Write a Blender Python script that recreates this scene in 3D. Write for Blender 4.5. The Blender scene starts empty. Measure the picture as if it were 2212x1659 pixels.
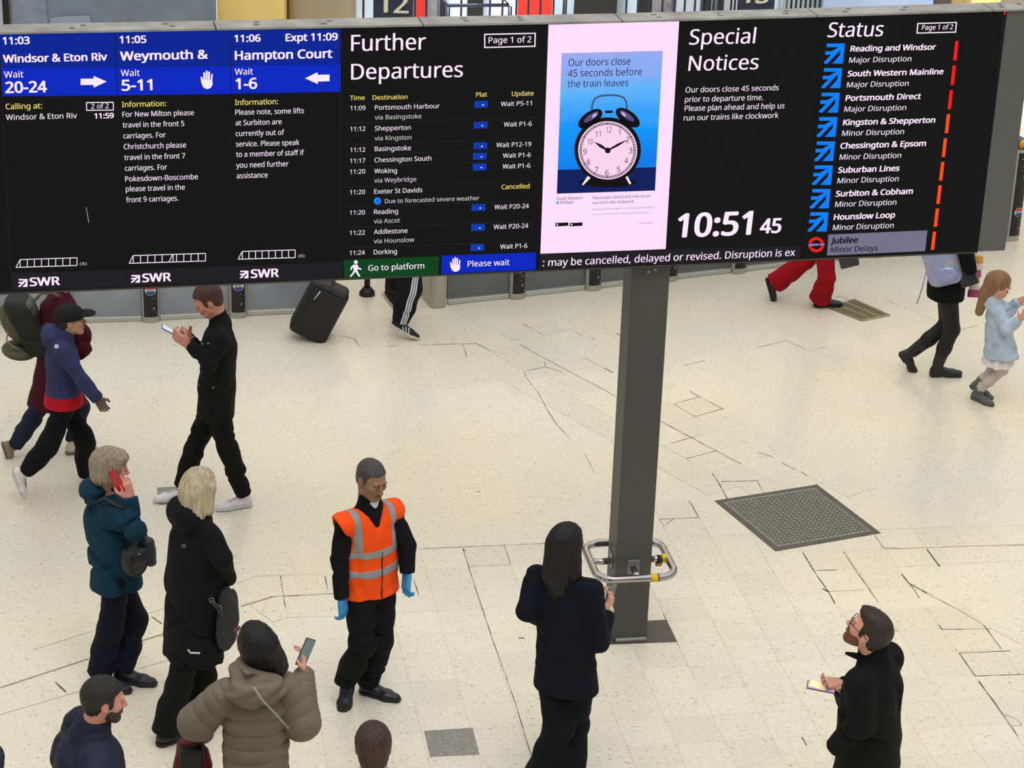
import bpy, math, random
import numpy as np
from mathutils import Vector

random.seed(7)
rng = np.random.default_rng(7)
scene = bpy.context.scene
COL = scene.collection
PI = math.pi

# ------------------------------------------------------------------ camera
W, H = 2212, 1659
CZ, FPX, PITCH, ROLL = 7.3, 4850.0, 0.39603, 0.035747
FW = np.array([0, math.cos(PITCH), -math.sin(PITCH)])
_R = np.array([1.0, 0, 0]); _U = np.cross(_R, FW)
RT = _R * math.cos(ROLL) + _U * math.sin(ROLL)
UP = -_R * math.sin(ROLL) + _U * math.cos(ROLL)
CP = np.array([0, 0, CZ])
ZUP = np.array([0, 0, 1.0])
cam = bpy.data.cameras.new('camera')
cam.sensor_fit = 'HORIZONTAL'; cam.sensor_width = 36.0
cam.lens = 36.0 * FPX / W; cam.clip_end = 300
co = bpy.data.objects.new('camera', cam); COL.objects.link(co)
from mathutils import Matrix
M = Matrix(((RT[0], UP[0], -FW[0], CP[0]), (RT[1], UP[1], -FW[1], CP[1]), (RT[2], UP[2], -FW[2], CP[2]), (0, 0, 0, 1)))
co.matrix_world = M
scene.camera = co

# ------------------------------------------------------------------ world, light, exposure
scene.view_settings.view_transform = 'Standard'
scene.view_settings.look = 'None'
scene.view_settings.gamma = 1.0
scene.view_settings.use_curve_mapping = False
scene.view_settings.exposure = 0.0
world = bpy.data.worlds.new('station_daylight'); scene.world = world
world.use_nodes = True
wn = world.node_tree; wn.nodes.clear()
o_ = wn.nodes.new('ShaderNodeOutputWorld'); b_ = wn.nodes.new('ShaderNodeBackground')
tc = wn.nodes.new('ShaderNodeTexCoord'); sp = wn.nodes.new('ShaderNodeSeparateXYZ'); cr = wn.nodes.new('ShaderNodeValToRGB')
wn.links.new(tc.outputs['Generated'], sp.inputs[0]); wn.links.new(sp.outputs['Z'], cr.inputs[0])
cr.color_ramp.elements[0].position = 0.30; cr.color_ramp.elements[0].color = (0.27, 0.26, 0.24, 1)
cr.color_ramp.elements[1].position = 0.80; cr.color_ramp.elements[1].color = (1.0, 1.0, 1.0, 1)
wn.links.new(cr.outputs[0], b_.inputs[0]); wn.links.new(b_.outputs[0], o_.inputs[0])
b_.inputs[1].default_value = 1.26


def lin(c):
    return tuple((v / 255 / 12.92) if v / 255 <= 0.04045 else ((v / 255 + 0.055) / 1.055) ** 2.4 for v in c)


def ray(x, y):
    d = FW * FPX + RT * (x - W / 2) - UP * (y - H / 2)
    return d / np.linalg.norm(d)


def fl(x, y, z=0.0):
    d = ray(x, y); return CP + d * ((z - CZ) / d[2])


def proj(P):
    d = np.asarray(P, float) - CP; z = d @ FW
    return W / 2 + FPX * (d @ RT) / z, H / 2 - FPX * (d @ UP) / z


def area(name, loc, size, power, color, target=None):
    l = bpy.data.lights.new(name, 'AREA'); l.shape = 'DISK'; l.size = size; l.energy = power; l.color = color
    o = bpy.data.objects.new(name, l); COL.objects.link(o); o.location = loc
    d = Vector(target if target is not None else (loc[0], loc[1], 0)) - Vector(loc)
    o.rotation_euler = d.to_track_quat('-Z', 'Y').to_euler()
    return o


# warm hall lamps high under the station roof; each is mirrored softly in the polished floor
def lamp_over(px, py, power, size=1.1, z=15.0):
    P = fl(px, py); d = P - CP; d[2] *= -1
    L = P + d * (z / d[2])
    area('hall_lamp', tuple(L), size, power, lin((255, 222, 150)))


for a in ((1080, 960, 150), (1440, 900, 130), (700, 1060, 80), (1850, 1150, 110), (2190, 1160, 150), (560, 760, 60), (1830, 900, 110), (640, 1350, 90), (1500, 700, 90)):
    lamp_over(a[0], a[1], a[2] * 1.75)

for a_ in (('platform_fill', (-1, 25.5, 8), 3, 170, (0.93, 0.97, 1.0), (0, 29.5, .6)), ('platform_fill', (4.5, 24.5, 7), 3, 90, (1, .97, .9), (5, 27.8, .8))):  # unseen fill lights added to brighten the train and columns
    area(*a_).data.spread = math.radians(50)
# unseen fill light added to brighten the near side of the concourse
area('concourse_fill', (1, 6.5, 15), 7, 620, (0.96, 0.98, 1.0), (0.5, 10.5, 0))

# ------------------------------------------------------------------ materials
MATS = {}


def mat(name, rgb, rough=0.6, metal=0.0, emit=0.0, noise=None, bump=None, spec=0.5, alpha=1.0, coat=0.0, ecol=None):
    """rgb in 0..255 sRGB; noise = (scale, amount); bump = (scale, strength, (sx,sy,sz))"""
    if name in MATS: return MATS[name]
    m = bpy.data.materials.new(name); m.use_nodes = True
    nt = m.node_tree; p = nt.nodes['Principled BSDF']
    c = lin(rgb)
    p.inputs['Base Color'].default_value = (*c, 1)
    p.inputs['Roughness'].default_value = rough
    p.inputs['Metallic'].default_value = metal
    p.inputs['Specular IOR Level'].default_value = spec
    if coat: p.inputs['Coat Weight'].default_value = coat; p.inputs['Coat Roughness'].default_value = 0.1
    if alpha < 1: p.inputs['Alpha'].default_value = alpha
    if emit:
        p.inputs['Emission Color'].default_value = (*(lin(ecol) if ecol else c), 1); p.inputs['Emission Strength'].default_value = emit
    if noise or bump:
        t = nt.nodes.new('ShaderNodeTexCoord')
    if noise:
        n = nt.nodes.new('ShaderNodeTexNoise'); n.inputs['Scale'].default_value = noise[0]; n.inputs['Detail'].default_value = 4
        if len(noise) > 2:
            mp0 = nt.nodes.new('ShaderNodeMapping'); mp0.inputs['Scale'].default_value = noise[2]; nt.links.new(t.outputs['Object'], mp0.inputs[0]); nt.links.new(mp0.outputs[0], n.inputs['Vector'])
        else: nt.links.new(t.outputs['Object'], n.inputs['Vector'])
        r = nt.nodes.new('ShaderNodeMapRange'); r.inputs[1].default_value = 0.25; r.inputs[2].default_value = 0.75
        r.inputs[3].default_value = 1 - noise[1]; r.inputs[4].default_value = 1 + noise[1]
        nt.links.new(n.outputs['Fac'], r.inputs[0])
        mx = nt.nodes.new('ShaderNodeMix'); mx.data_type = 'RGBA'; mx.blend_type = 'MULTIPLY'; mx.inputs[0].default_value = 1
        mx.inputs[6].default_value = (*c, 1)
        nt.links.new(r.outputs[0], mx.inputs[7]); nt.links.new(mx.outputs[2], p.inputs['Base Color'])
    if bump:
        n = nt.nodes.new('ShaderNodeTexNoise'); n.inputs['Scale'].default_value = bump[0]; n.inputs['Detail'].default_value = 3
        mp = nt.nodes.new('ShaderNodeMapping'); mp.inputs['Scale'].default_value = bump[2] if len(bump) > 2 else (1, 1, 1)
        nt.links.new(t.outputs['Object'], mp.inputs[0]); nt.links.new(mp.outputs[0], n.inputs['Vector'])
        b = nt.nodes.new('ShaderNodeBump'); b.inputs['Strength'].default_value = bump[1]; b.inputs['Distance'].default_value = 0.01
        nt.links.new(n.outputs['Fac'], b.inputs['Height']); nt.links.new(b.outputs[0], p.inputs['Normal'])
    MATS[name] = m
    return m


def cloth(name, rgb, rough=0.85, b=0.5):
    return mat(name, rgb, rough, noise=(9, 0.22), bump=(22, b, (1, 1, 0.6)), spec=0.2)


def glow(name, rgb, s=1.0):
    """a colour shown by the LED wall"""
    return mat(name, (4, 4, 4), 0.6, emit=s, ecol=rgb, spec=0.1)


# ------------------------------------------------------------------ object helpers
def tag(o, label=None, cat=None, group=None, kind=None):
    if label: o['label'] = label
    if cat: o['category'] = cat
    if group: o['group'] = group
    if kind: o['kind'] = kind
    return o


def meshobj(name, verts, faces, m, parent=None, smooth=False, mats=None, midx=None):
    me = bpy.data.meshes.new(name)
    if isinstance(verts, np.ndarray): verts = verts.tolist()
    if isinstance(faces, np.ndarray): faces = faces.tolist()
    me.from_pydata(verts, [], faces); me.update()
    o = bpy.data.objects.new(name, me); COL.objects.link(o)
    for mm in (mats or [m]): me.materials.append(mm)
    if midx is not None: me.polygons.foreach_set('material_index', midx)
    if smooth: me.polygons.foreach_set('use_smooth', [True] * len(me.polygons))
    if parent is not None:
        o.parent = parent
        r = parent
        while r.parent is not None: r = r.parent
        me.transform(Matrix.Translation(-Vector(r.location)))
    return o


def thing(name, loc, label, cat, group=None):
    o = bpy.data.objects.new(name, None); COL.objects.link(o); o.location = tuple(loc)
    o.empty_display_size = 0.1
    return tag(o, label, cat, group)


def sobj(name, verts, faces, m, kids_of=None, **k):
    return tag(meshobj(name, verts, faces, m, kids_of, **k), kind='structure')


def boxvf(c, ax, half, bevel=0.0):
    """box with small chamfer; ax = 3 row axes"""
    c = np.asarray(c, float); ax = np.asarray(ax, float); hx, hy, hz = half
    if bevel <= 0:
        V = [c + ax[0] * sx * hx + ax[1] * sy * hy + ax[2] * sz * hz for sx in (-1, 1) for sy in (-1, 1) for sz in (-1, 1)]
        F = [(0, 1, 3, 2), (4, 6, 7, 5), (0, 4, 5, 1), (2, 3, 7, 6), (0, 2, 6, 4), (1, 5, 7, 3)]
        return V, F
    b = min(bevel, hx * .9, hy * .9, hz * .9)
    V = []; idx = {}
    for sx in (-1, 1):
        for sy in (-1, 1):
            for sz in (-1, 1):
                for k in range(3):
                    h = [hx - b, hy - b, hz - b]; h[k] += b
                    idx[(sx, sy, sz, k)] = len(V)
                    V.append(c + ax[0] * sx * h[0] + ax[1] * sy * h[1] + ax[2] * sz * h[2])
    F = []
    for k in range(3):
        i, j = [q for q in range(3) if q != k]
        for s in (-1, 1):
            q = []
            for (a, bb) in ((-1, -1), (1, -1), (1, 1), (-1, 1)):
                t = [0, 0, 0]; t[k] = s; t[i] = a; t[j] = bb; q.append(idx[(*t, k)])
            F.append(tuple(q))
    for k in range(3):          # edges along axis k
        i, j = [q for q in range(3) if q != k]
        for a in (-1, 1):
            for bb in (-1, 1):
                t0 = [0, 0, 0]; t0[i] = a; t0[j] = bb; t1 = list(t0); t0[k] = -1; t1[k] = 1
                F.append((idx[(*t0, i)], idx[(*t1, i)], idx[(*t1, j)], idx[(*t0, j)]))
    for sx in (-1, 1):
        for sy in (-1, 1):
            for sz in (-1, 1):
                F.append(tuple(idx[(sx, sy, sz, k)] for k in range(3)))
    return V, F


def fixn(V, F):
    """orient faces of a convex shape outwards"""
    V = [np.asarray(v, float) for v in V]; c = sum(V) / len(V); out = []
    for f in F:
        n = np.cross(V[f[1]] - V[f[0]], V[f[2]] - V[f[0]])
        fc = sum(V[i] for i in f) / len(f)
        out.append(tuple(f) if n @ (fc - c) >= 0 else tuple(reversed(f)))
    return V, out


class MB:
    def __init__(s): s.V = []; s.F = []
    def add(s, V, F, fix=True):
        if fix: V, F = fixn(V, F)
        n = len(s.V); s.V += [tuple(map(float, v)) for v in V]; s.F += [tuple(i + n for i in f) for f in F]; return s
    def box(s, c, half, ax=None, bevel=0.0):
        V, F = boxvf(c, np.eye(3) if ax is None else ax, half, bevel); return s.add(V, F)
    def prism(s, pts, vec):
        """pts: ring of 3-D points (convex or simple), extruded by vec"""
        n = len(pts); P = [np.asarray(p, float) for p in pts]; v = np.asarray(vec, float)
        V = P + [p + v for p in P]
        nrm = sum(np.cross(P[i], P[(i + 1) % n]) for i in range(n))
        F = [tuple(range(n)), tuple(range(2 * n - 1, n - 1, -1))] + [(i + n, (i + 1) % n + n, (i + 1) % n, i) for i in range(n)]
        if nrm @ v > 0: F = [tuple(reversed(f)) for f in F]
        return s.add(V, F, False)
    def tube(s, pts, r, n=12, closed=False, flat=1.0):
        P = [np.asarray(p, float) for p in pts]; m = len(P); V = []; F = []
        up = None
        for i in range(m):
            if closed: d = P[(i + 1) % m] - P[i - 1]
            else: d = P[min(i + 1, m - 1)] - P[max(i - 1, 0)]
            d = d / (np.linalg.norm(d) + 1e-12)
            if up is None:
                up = np.cross(d, [0, 0, 1.0])
                if np.linalg.norm(up) < 1e-3: up = np.cross(d, [0, 1.0, 0])
            up = up - d * (up @ d); up /= np.linalg.norm(up); w = np.cross(d, up)
            rr = r[i] if hasattr(r, '__len__') else r
            for k in range(n):
                a = 2 * PI * k / n; V.append(P[i] + up * math.cos(a) * rr + w * math.sin(a) * rr * flat)
        for i in range(m if closed else m - 1):
            j = (i + 1) % m
            for k in range(n):
                F.append((i * n + k, i * n + (k + 1) % n, j * n + (k + 1) % n, j * n + k))
        if not closed: F += [tuple(range(n - 1, -1, -1)), tuple((m - 1) * n + k for k in range(n))]
        return s.add(V, F, False)
    def build(s, name, m, parent=None, smooth=False): return meshobj(name, s.V, s.F, m, parent, smooth)


# ------------------------------------------------------------------ signed distance modelling (bodies, clothes, bags)
class SDF:
    def __init__(s): s.ops = []
    def cone(s, a, b, ra, rb, side=None, fa=1.0, fb=None, k=0.02, rib=None, op='add', fe=False):
        a = np.asarray(a, float); b = np.asarray(b, float)
        if fb is None: fb = fa
        m = max(ra, rb, ra * fa, rb * fb)
        s.ops.append(('cone', (a, b, ra, rb, None if side is None else np.asarray(side, float), fa, fb, rib, fe), np.minimum(a, b) - m, np.maximum(a, b) + m, k, op)); return s
    def ell(s, c, ax, r, k=0.02, op='add'):
        c = np.asarray(c, float); ax = np.asarray(ax, float); m = np.abs(ax).T @ np.asarray(r, float)
        s.ops.append(('ell', (c, ax, np.asarray(r, float)), c - m, c + m, k, op)); return s
    def box(s, c, ax, half, r=0.01, k=0.01, op='add'):
        c = np.asarray(c, float); ax = np.asarray(ax, float); m = np.abs(ax).T @ np.asarray(half, float)
        s.ops.append(('box', (c, ax, np.asarray(half, float), r), c - m, c + m, k, op)); return s
    def cut(s, o, n, k=0.004, lo=-9.0, op='cut'):
        """keep the side where (P-o).n < 0 ; with lo, keep lo < (P-o).n < 0"""
        n = np.asarray(n, float); n = n / np.linalg.norm(n)
        s.ops.append(('plane', (np.asarray(o, float), n, lo), None, None, k, op)); return s
    def grow(s, d): s.ops.append(('grow', d, None, None, 0, 'grow')); return s
    def disp(s, fn): s.ops.append(('disp', fn, None, None, 0, 'disp')); return s

    def mesh(s, h):
        los = np.array([o[2] for o in s.ops if o[5] == 'add']); his = np.array([o[3] for o in s.ops if o[5] == 'add'])
        lo = los.min(0) - 3 * h - 0.02; hi = his.max(0) + 3 * h + 0.02
        n = np.ceil((hi - lo) / h).astype(int) + 1
        X = [lo[i] + h * np.arange(n[i]) for i in range(3)]
        D = np.full(n, 1.0, dtype=np.float32)
        for kind, p, blo, bhi, k, op in s.ops:
            if kind == 'grow': D -= p; continue
            if kind == 'plane':
                o, nn, l = p
                d = ((X[0] - o[0]) * nn[0])[:, None, None] + ((X[1] - o[1]) * nn[1])[None, :, None] + ((X[2] - o[2]) * nn[2])[None, None, :]
                D = np.maximum(D, d)
                if l > -9: D = np.maximum(D, l - d)
                continue
            if kind == 'disp':
                idx = np.argwhere(np.abs(D) < 0.03)
                P = lo + idx * h
                D[idx[:, 0], idx[:, 1], idx[:, 2]] += p(P); continue
            mg = k + 0.025 + 2 * h
            i0 = np.maximum(((blo - mg - lo) / h).astype(int), 0); i1 = np.minimum(((bhi + mg - lo) / h).astype(int) + 2, n)
            if (i1 <= i0).any(): continue
            sl = tuple(slice(a, b) for a, b in zip(i0, i1))
            x = X[0][sl[0]][:, None, None]; y = X[1][sl[1]][None, :, None]; z = X[2][sl[2]][None, None, :]
            if kind == 'cone':
                a, b, ra, rb, side, fa, fb, rib, fe = p
                ab = b - a; L = np.linalg.norm(ab) + 1e-9; dr = ab / L
                px, py, pz = x - a[0], y - a[1], z - a[2]
                l = px * dr[0] + py * dr[1] + pz * dr[2]
                t = np.clip(l / L, 0, 1)
                rad = ra + (rb - ra) * t
                if side is None:
                    lc = np.minimum(l, 0) if fe else l - t * L
                    q2 = np.maximum(px * px + py * py + pz * pz - l * l, 0)
                    d = np.sqrt(q2 + lc * lc) - rad
                else:
                    u = side - dr * (side @ dr); u /= np.linalg.norm(u); w = np.cross(dr, u)
                    f = fa + (fb - fa) * t
                    uu = px * u[0] + py * u[1] + pz * u[2]; ww = (px * w[0] + py * w[1] + pz * w[2]) / f
                    lc = (np.minimum(l, 0) if fe else (l - t * L)) / np.minimum(f, 1)
                    d = (np.sqrt(uu * uu + ww * ww + lc * lc) - rad) * np.minimum(f, 1)
                if fe: d = np.maximum(d, l - L)
                if rib: d = d - rib[1] * (np.abs(np.sin(PI * l / rib[0] + rib[2])) ** 0.3 - 0.8)
            elif kind == 'ell':
                c, ax, r = p
                px, py, pz = x - c[0], y - c[1], z - c[2]
                q = 0
                for i in range(3): q = q + ((px * ax[i][0] + py * ax[i][1] + pz * ax[i][2]) / r[i]) ** 2
                d = (np.sqrt(q) - 1) * min(r) * 1.0
            else:
                c, ax, hf, r = p
                px, py, pz = x - c[0], y - c[1], z - c[2]
                q = 0; mx = None
                for i in range(3):
                    e = np.abs(px * ax[i][0] + py * ax[i][1] + pz * ax[i][2]) - (hf[i] - r)
                    q = q + np.maximum(e, 0) ** 2; mx = e if mx is None else np.maximum(mx, e)
                d = np.sqrt(q) + np.minimum(mx, 0) - r
            A = D[sl]
            if op == 'add':
                hh = np.clip(0.5 + 0.5 * (A - d) / k, 0, 1); D[sl] = A * (1 - hh) + d * hh - k * hh * (1 - hh)
            elif op == 'sub':
                hh = np.clip(0.5 - 0.5 * (A + d) / k, 0, 1); D[sl] = A * (1 - hh) - d * hh + k * hh * (1 - hh)
        D[0] = D[-1] = 1; D[:, 0] = D[:, -1] = 1; D[:, :, 0] = D[:, :, -1] = 1
        return nets(D, lo, h)


def nets(D, lo, h):
    S = D < 0
    c = S[:-1, :-1, :-1].astype(np.int8)
    tot = sum(S[a:a + D.shape[0] - 1, b:b + D.shape[1] - 1, e:e + D.shape[2] - 1].astype(np.int8) for a in (0, 1) for b in (0, 1) for e in (0, 1))
    act = (tot > 0) & (tot < 8)
    I = np.argwhere(act)
    ids = np.full(act.shape, -1, dtype=np.int64); ids[act] = np.arange(len(I))
    acc = np.zeros((len(I), 3)); cnt = np.zeros(len(I))
    cor = [(a, b, e) for a in (0, 1) for b in (0, 1) for e in (0, 1)]
    val = {q: D[I[:, 0] + q[0], I[:, 1] + q[1], I[:, 2] + q[2]] for q in cor}
    for q in cor:
        for k in range(3):
            if q[k] == 0:
                r = list(q); r[k] = 1; r = tuple(r)
                da, db = val[q], val[r]; m = (da < 0) != (db < 0)
                t = da[m] / (da[m] - db[m])
                P = np.tile(np.array(q, float), (m.sum(), 1)); P[:, k] += t
                acc[m] += P; cnt[m] += 1
    V = lo + h * (I + acc / cnt[:, None])
    F = []
    for k in range(3):
        i, j = (k + 1) % 3, (k + 2) % 3
        sa = [slice(1, -1)] * 3; sb = [slice(1, -1)] * 3
        sa[k] = slice(0, -1); sb[k] = slice(1, None)
        A, B = S[tuple(sa)], S[tuple(sb)]
        E = np.argwhere(A != B)
        if not len(E): continue
        flip = A[E[:, 0], E[:, 1], E[:, 2]]
        base = E.copy()
        for q in range(3):
            if q != k: base[:, q] += 1
        def cid(di, dj):
            b = base.copy(); b[:, i] -= di; b[:, j] -= dj
            return ids[b[:, 0], b[:, 1], b[:, 2]]
        Q = np.stack([cid(1, 1), cid(0, 1), cid(0, 0), cid(1, 0)], 1)
        Q[~flip] = Q[~flip][:, ::-1]
        F.append(Q)
    F = np.concatenate(F)
    F = F[(F >= 0).all(1)]
    return V, F


def sdfobj(name, s, h, m, parent=None):
    V, F = s.mesh(h)
    return meshobj(name, V, F, m, parent, smooth=True)


def wrink(amp, sc=(18, 18, 30), seed=0.0, crease=1.0):
    """soft folds with sharper creases running across them"""
    amp = amp * 1.5
    def fn(P):
        x, y, z = P[:, 0] * sc[0] + seed, P[:, 1] * sc[1] + seed * 1.7, P[:, 2] * sc[2]
        r = amp * .36 * (np.sin(z + 2.1 * np.sin(x * 0.9 + 0.4 * z) + 1.3 * np.sin(y)) * 0.6 + np.sin(0.55 * z + 1.9 * x - 1.4 * y + 2 * np.sin(0.7 * y)) * 0.6)
        for a, b_, c_, s in ((.9, .5, .55, 0.), (-.8, .7, .6, 2.), (.3, -.9, 1.0, 4.)):
            ph = a * x + b_ * y + c_ * z + s + .9 * np.sin(.6 * z + s) + .7 * np.sin(.8 * x - .5 * y)
            mk = np.clip(np.sin(.37 * x + .3 * z + 1.7 * s) * np.sin(.33 * y - .21 * z + s) * 2.2, 0, 1)
            r = r + crease * amp * 1.5 * np.exp(-(np.sin(ph * .5) / .22) ** 2) * mk
        return r
    return fn


# ------------------------------------------------------------------ floor
def terrazzo(name, base, chips, tint=True, rough=0.3):
    m = bpy.data.materials.new(name); m.use_nodes = True; nt = m.node_tree; p = nt.nodes['Principled BSDF']; p.inputs['Specular IOR Level'].default_value = 0.38
    N = nt.nodes.new; Lk = nt.links.new
    g = N('ShaderNodeNewGeometry')
    def vor(scale, thr, sx, rot):
        mp = N('ShaderNodeMapping'); mp.inputs['Scale'].default_value = (sx, 1, 1); mp.inputs['Rotation'].default_value = (0, 0, rot)
        Lk(g.outputs['Position'], mp.inputs[0])
        v = N('ShaderNodeTexVoronoi'); v.inputs['Scale'].default_value = scale; v.inputs['Randomness'].default_value = 1
        Lk(mp.outputs[0], v.inputs['Vector'])
        a = N('ShaderNodeMath'); a.operation = 'LESS_THAN'; a.inputs[1].default_value = 0.33; Lk(v.outputs['Distance'], a.inputs[0])
        sc_ = N('ShaderNodeSeparateColor'); Lk(v.outputs['Color'], sc_.inputs[0])
        b = N('ShaderNodeMath'); b.operation = 'LESS_THAN'; b.inputs[1].default_value = thr; Lk(sc_.outputs[0], b.inputs[0])
        c = N('ShaderNodeMath'); c.operation = 'MULTIPLY'; Lk(a.outputs[0], c.inputs[0]); Lk(b.outputs[0], c.inputs[1])
        return c.outputs[0]
    col = None
    n = N('ShaderNodeTexNoise'); n.inputs['Scale'].default_value = 0.55; n.inputs['Detail'].default_value = 5; Lk(g.outputs['Position'], n.inputs['Vector'])
    mx = N('ShaderNodeMix'); mx.data_type = 'RGBA'; mx.inputs[6].default_value = (*lin(base[0]), 1); mx.inputs[7].default_value = (*lin(base[1]), 1)
    mr = N('ShaderNodeMapRange'); mr.inputs[1].default_value = 0.35; mr.inputs[2].default_value = 0.65; Lk(n.outputs['Fac'], mr.inputs[0]); Lk(mr.outputs[0], mx.inputs[0])
    col = mx.outputs[2]
    for (rgb, sc_, thr, sx, rot, f) in chips:
        k = N('ShaderNodeMix'); k.data_type = 'RGBA'; k.inputs[7].default_value = (*lin(rgb), 1)
        fm = N('ShaderNodeMath'); fm.operation = 'MULTIPLY'; fm.inputs[1].default_value = f; Lk(vor(sc_, thr, sx, rot), fm.inputs[0])
        Lk(fm.outputs[0], k.inputs[0]); Lk(col, k.inputs[6]); col = k.outputs[2]
    if tint:
        oi = N('ShaderNodeObjectInfo'); r2 = N('ShaderNodeMapRange'); r2.inputs[3].default_value = 0.95; r2.inputs[4].default_value = 1.03; Lk(oi.outputs['Random'], r2.inputs[0])
        k = N('ShaderNodeMix'); k.data_type = 'RGBA'; k.blend_type = 'MULTIPLY'; k.inputs[0].default_value = 1; Lk(col, k.inputs[6]); Lk(r2.outputs[0], k.inputs[7]); col = k.outputs[2]
    Lk(col, p.inputs['Base Color'])
    n2 = N('ShaderNodeTexNoise'); n2.inputs['Scale'].default_value = 1.3; n2.inputs['Detail'].default_value = 6; Lk(g.outputs['Position'], n2.inputs['Vector'])
    r3 = N('ShaderNodeMapRange'); r3.inputs[3].default_value = rough - 0.08; r3.inputs[4].default_value = rough + 0.12; Lk(n2.outputs['Fac'], r3.inputs[0]); Lk(r3.outputs[0], p.inputs['Roughness'])
    return m


CH = [((176, 168, 146), 92, 0.22, 0.5, 0.5, 0.6), ((244, 238, 222), 70, 0.25, 0.6, 1.2, 0.55), ((150, 122, 102), 66, 0.018, 0.5, 0.9, 0.7), ((192, 184, 162), 120, 0.4, 0.7, 2.1, 0.6), ((166, 158, 138), 74, 0.14, 0.4, 2.6, 0.6), ((110, 104, 94), 60, 0.010, 0.5, 0.2, 0.7)]
M_floor = terrazzo('cream_terrazzo', ((222, 213, 188), (220, 214, 197)), CH, rough=0.3)
M_grey_tz = terrazzo('grey_terrazzo', ((140, 138, 130), (134, 132, 124)), [((90, 88, 82), 70, 0.4, 0.6, 0.5, 0.8), ((180, 178, 168), 60, 0.3, 0.7, 1.2, 0.7)], rough=0.45)
M_gap = mat('joint_dirt', (120, 108, 90), 0.9, noise=(6, 0.3))
M_crack = mat('dark_crack_dirt', (66, 54, 50), 0.9, noise=(10, 0.3))
M_white_joint = mat('pale_joint_filler', (226, 220, 200), 0.7, noise=(8, 0.1))
M_brown_joint = mat('brown_joint_strip', (172, 146, 118), 0.6, noise=(8, 0.15))

fb = MB(); fb.box((0, 24, -0.153), (26, 22, 0.15))
floor = sobj('floor', fb.V, fb.F, M_floor)
PSI = 0.18071; TS = 0.3057; GX, GY = 1.4333, 15.016


def grid(c, r, z=0.0):
    return np.array([GX + TS * (c * math.cos(PSI) + r * math.sin(PSI)), GY + TS * (c * math.sin(PSI) - r * math.cos(PSI)), z])


def tile_mesh(name, half):
    V, F = boxvf((0, 0, -0.0045), np.eye(3), (half, half, 0.0045), 0.0007)
    V, F = fixn(V, F); me = bpy.data.meshes.new(name); me.from_pydata([tuple(v) for v in V], [], F); me.materials.append(M_floor); return me


tm = tile_mesh('tile', TS / 2 - 0.0007)
gapm = MB()
ntile = 0


def put_tile(p, rot, me=tm):
    global ntile
    o = bpy.data.objects.new('tile', me); COL.objects.link(o); o.parent = floor; o.location = (p[0], p[1], random.uniform(-0.0005, 0.0001)); o.rotation_euler = (0, 0, rot); ntile += 1


for r in range(1, 13):
    for c in range(-10, 7):
        q = grid(c + .5, r + .5)
        x, y = proj(q)
        if x < 560 or x > 2290 or y > 1700: continue
        if x > 1980 + (y - 1270) * 1.9 and y > 1230: continue
        put_tile(q, PSI)
for c, r in ((-2, 0), (-1, 0), (0, 0), (1, 0), (-1, -1), (0, -1)):
    put_tile(grid(c + .5, r + .5), PSI)
P0 = fl(1400 + 255 / 2.724, 600 + 940 / 2.724); P1 = fl(1400 + 545 / 2.724, 600 + 1095 / 2.724)
e1 = (P1 - P0); n1 = np.linalg.norm(e1); e1 /= n1; T2 = n1 / 2
e2 = np.array([-e1[1], e1[0], 0.0])
if proj(P0 + e2)[0] > proj(P0)[0]: e2 = -e2
tm2 = tile_mesh('tile', T2 / 2 - 0.0009)
for i in range(-9, 5):
    for j in range(-2, 2):
        q = P0 + e1 * T2 * (i + .5) + e2 * T2 * (j + .5)
        x, y = proj(q)
        if y > 1060 - (0 if x > 1500 else 20) or x < 1080: continue
        put_tile(q, math.atan2(e1[1], e1[0]), tm2)


def ribbon(mb, pts, w, z=0.0006, jit=0.0):
    P = [fl(x, y, z) for x, y in pts]
    Q = []
    for a, b in zip(P[:-1], P[1:]):
        n = max(1, int(np.linalg.norm(b - a) / 0.06)) if jit else 1
        for i in range(n): Q.append(a + (b - a) * i / n)
    Q.append(P[-1]); m = len(Q); V = []; F = []
    for i in range(m):
        d = Q[min(i + 1, m - 1)] - Q[max(i - 1, 0)]; d /= np.linalg.norm(d); s = np.array([-d[1], d[0], 0])
        ww = w * (1 if not jit else random.uniform(0.4, 1.3)); off = s * random.uniform(-jit, jit)
        V += [Q[i] + off + s * ww / 2, Q[i] + off - s * ww / 2]
    for i in range(m - 1): F.append((2 * i + 1, 2 * i + 3, 2 * i + 2, 2 * i))
    mb.add(V, F, False)


def z2(*p): return [(1400 + p[i] / 2.724, 600 + p[i + 1] / 2.724) for i in range(0, len(p), 2)]
def z3(*p): return [(1400 + p[i] / 2.724, 1100 + p[i + 1] / 2.724) for i in range(0, len(p), 2)]
def z1(*p): return [(900 + p[i] / 3.687, 700 + p[i + 1] / 3.687) for i in range(0, len(p), 2)]
def z4(*p): return [(850 + p[i] / 2.968, 1100 + p[i + 1] / 2.968) for i in range(0, len(p), 2)]
def z5(*p): return [(p[i] / 2.724, 1050 + p[i + 1] / 2.724) for i in range(0, len(p), 2)]
def z6(*p): return [(500 + p[i] / 3.318, 650 + p[i + 1] / 3.318) for i in range(0, len(p), 2)]


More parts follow.
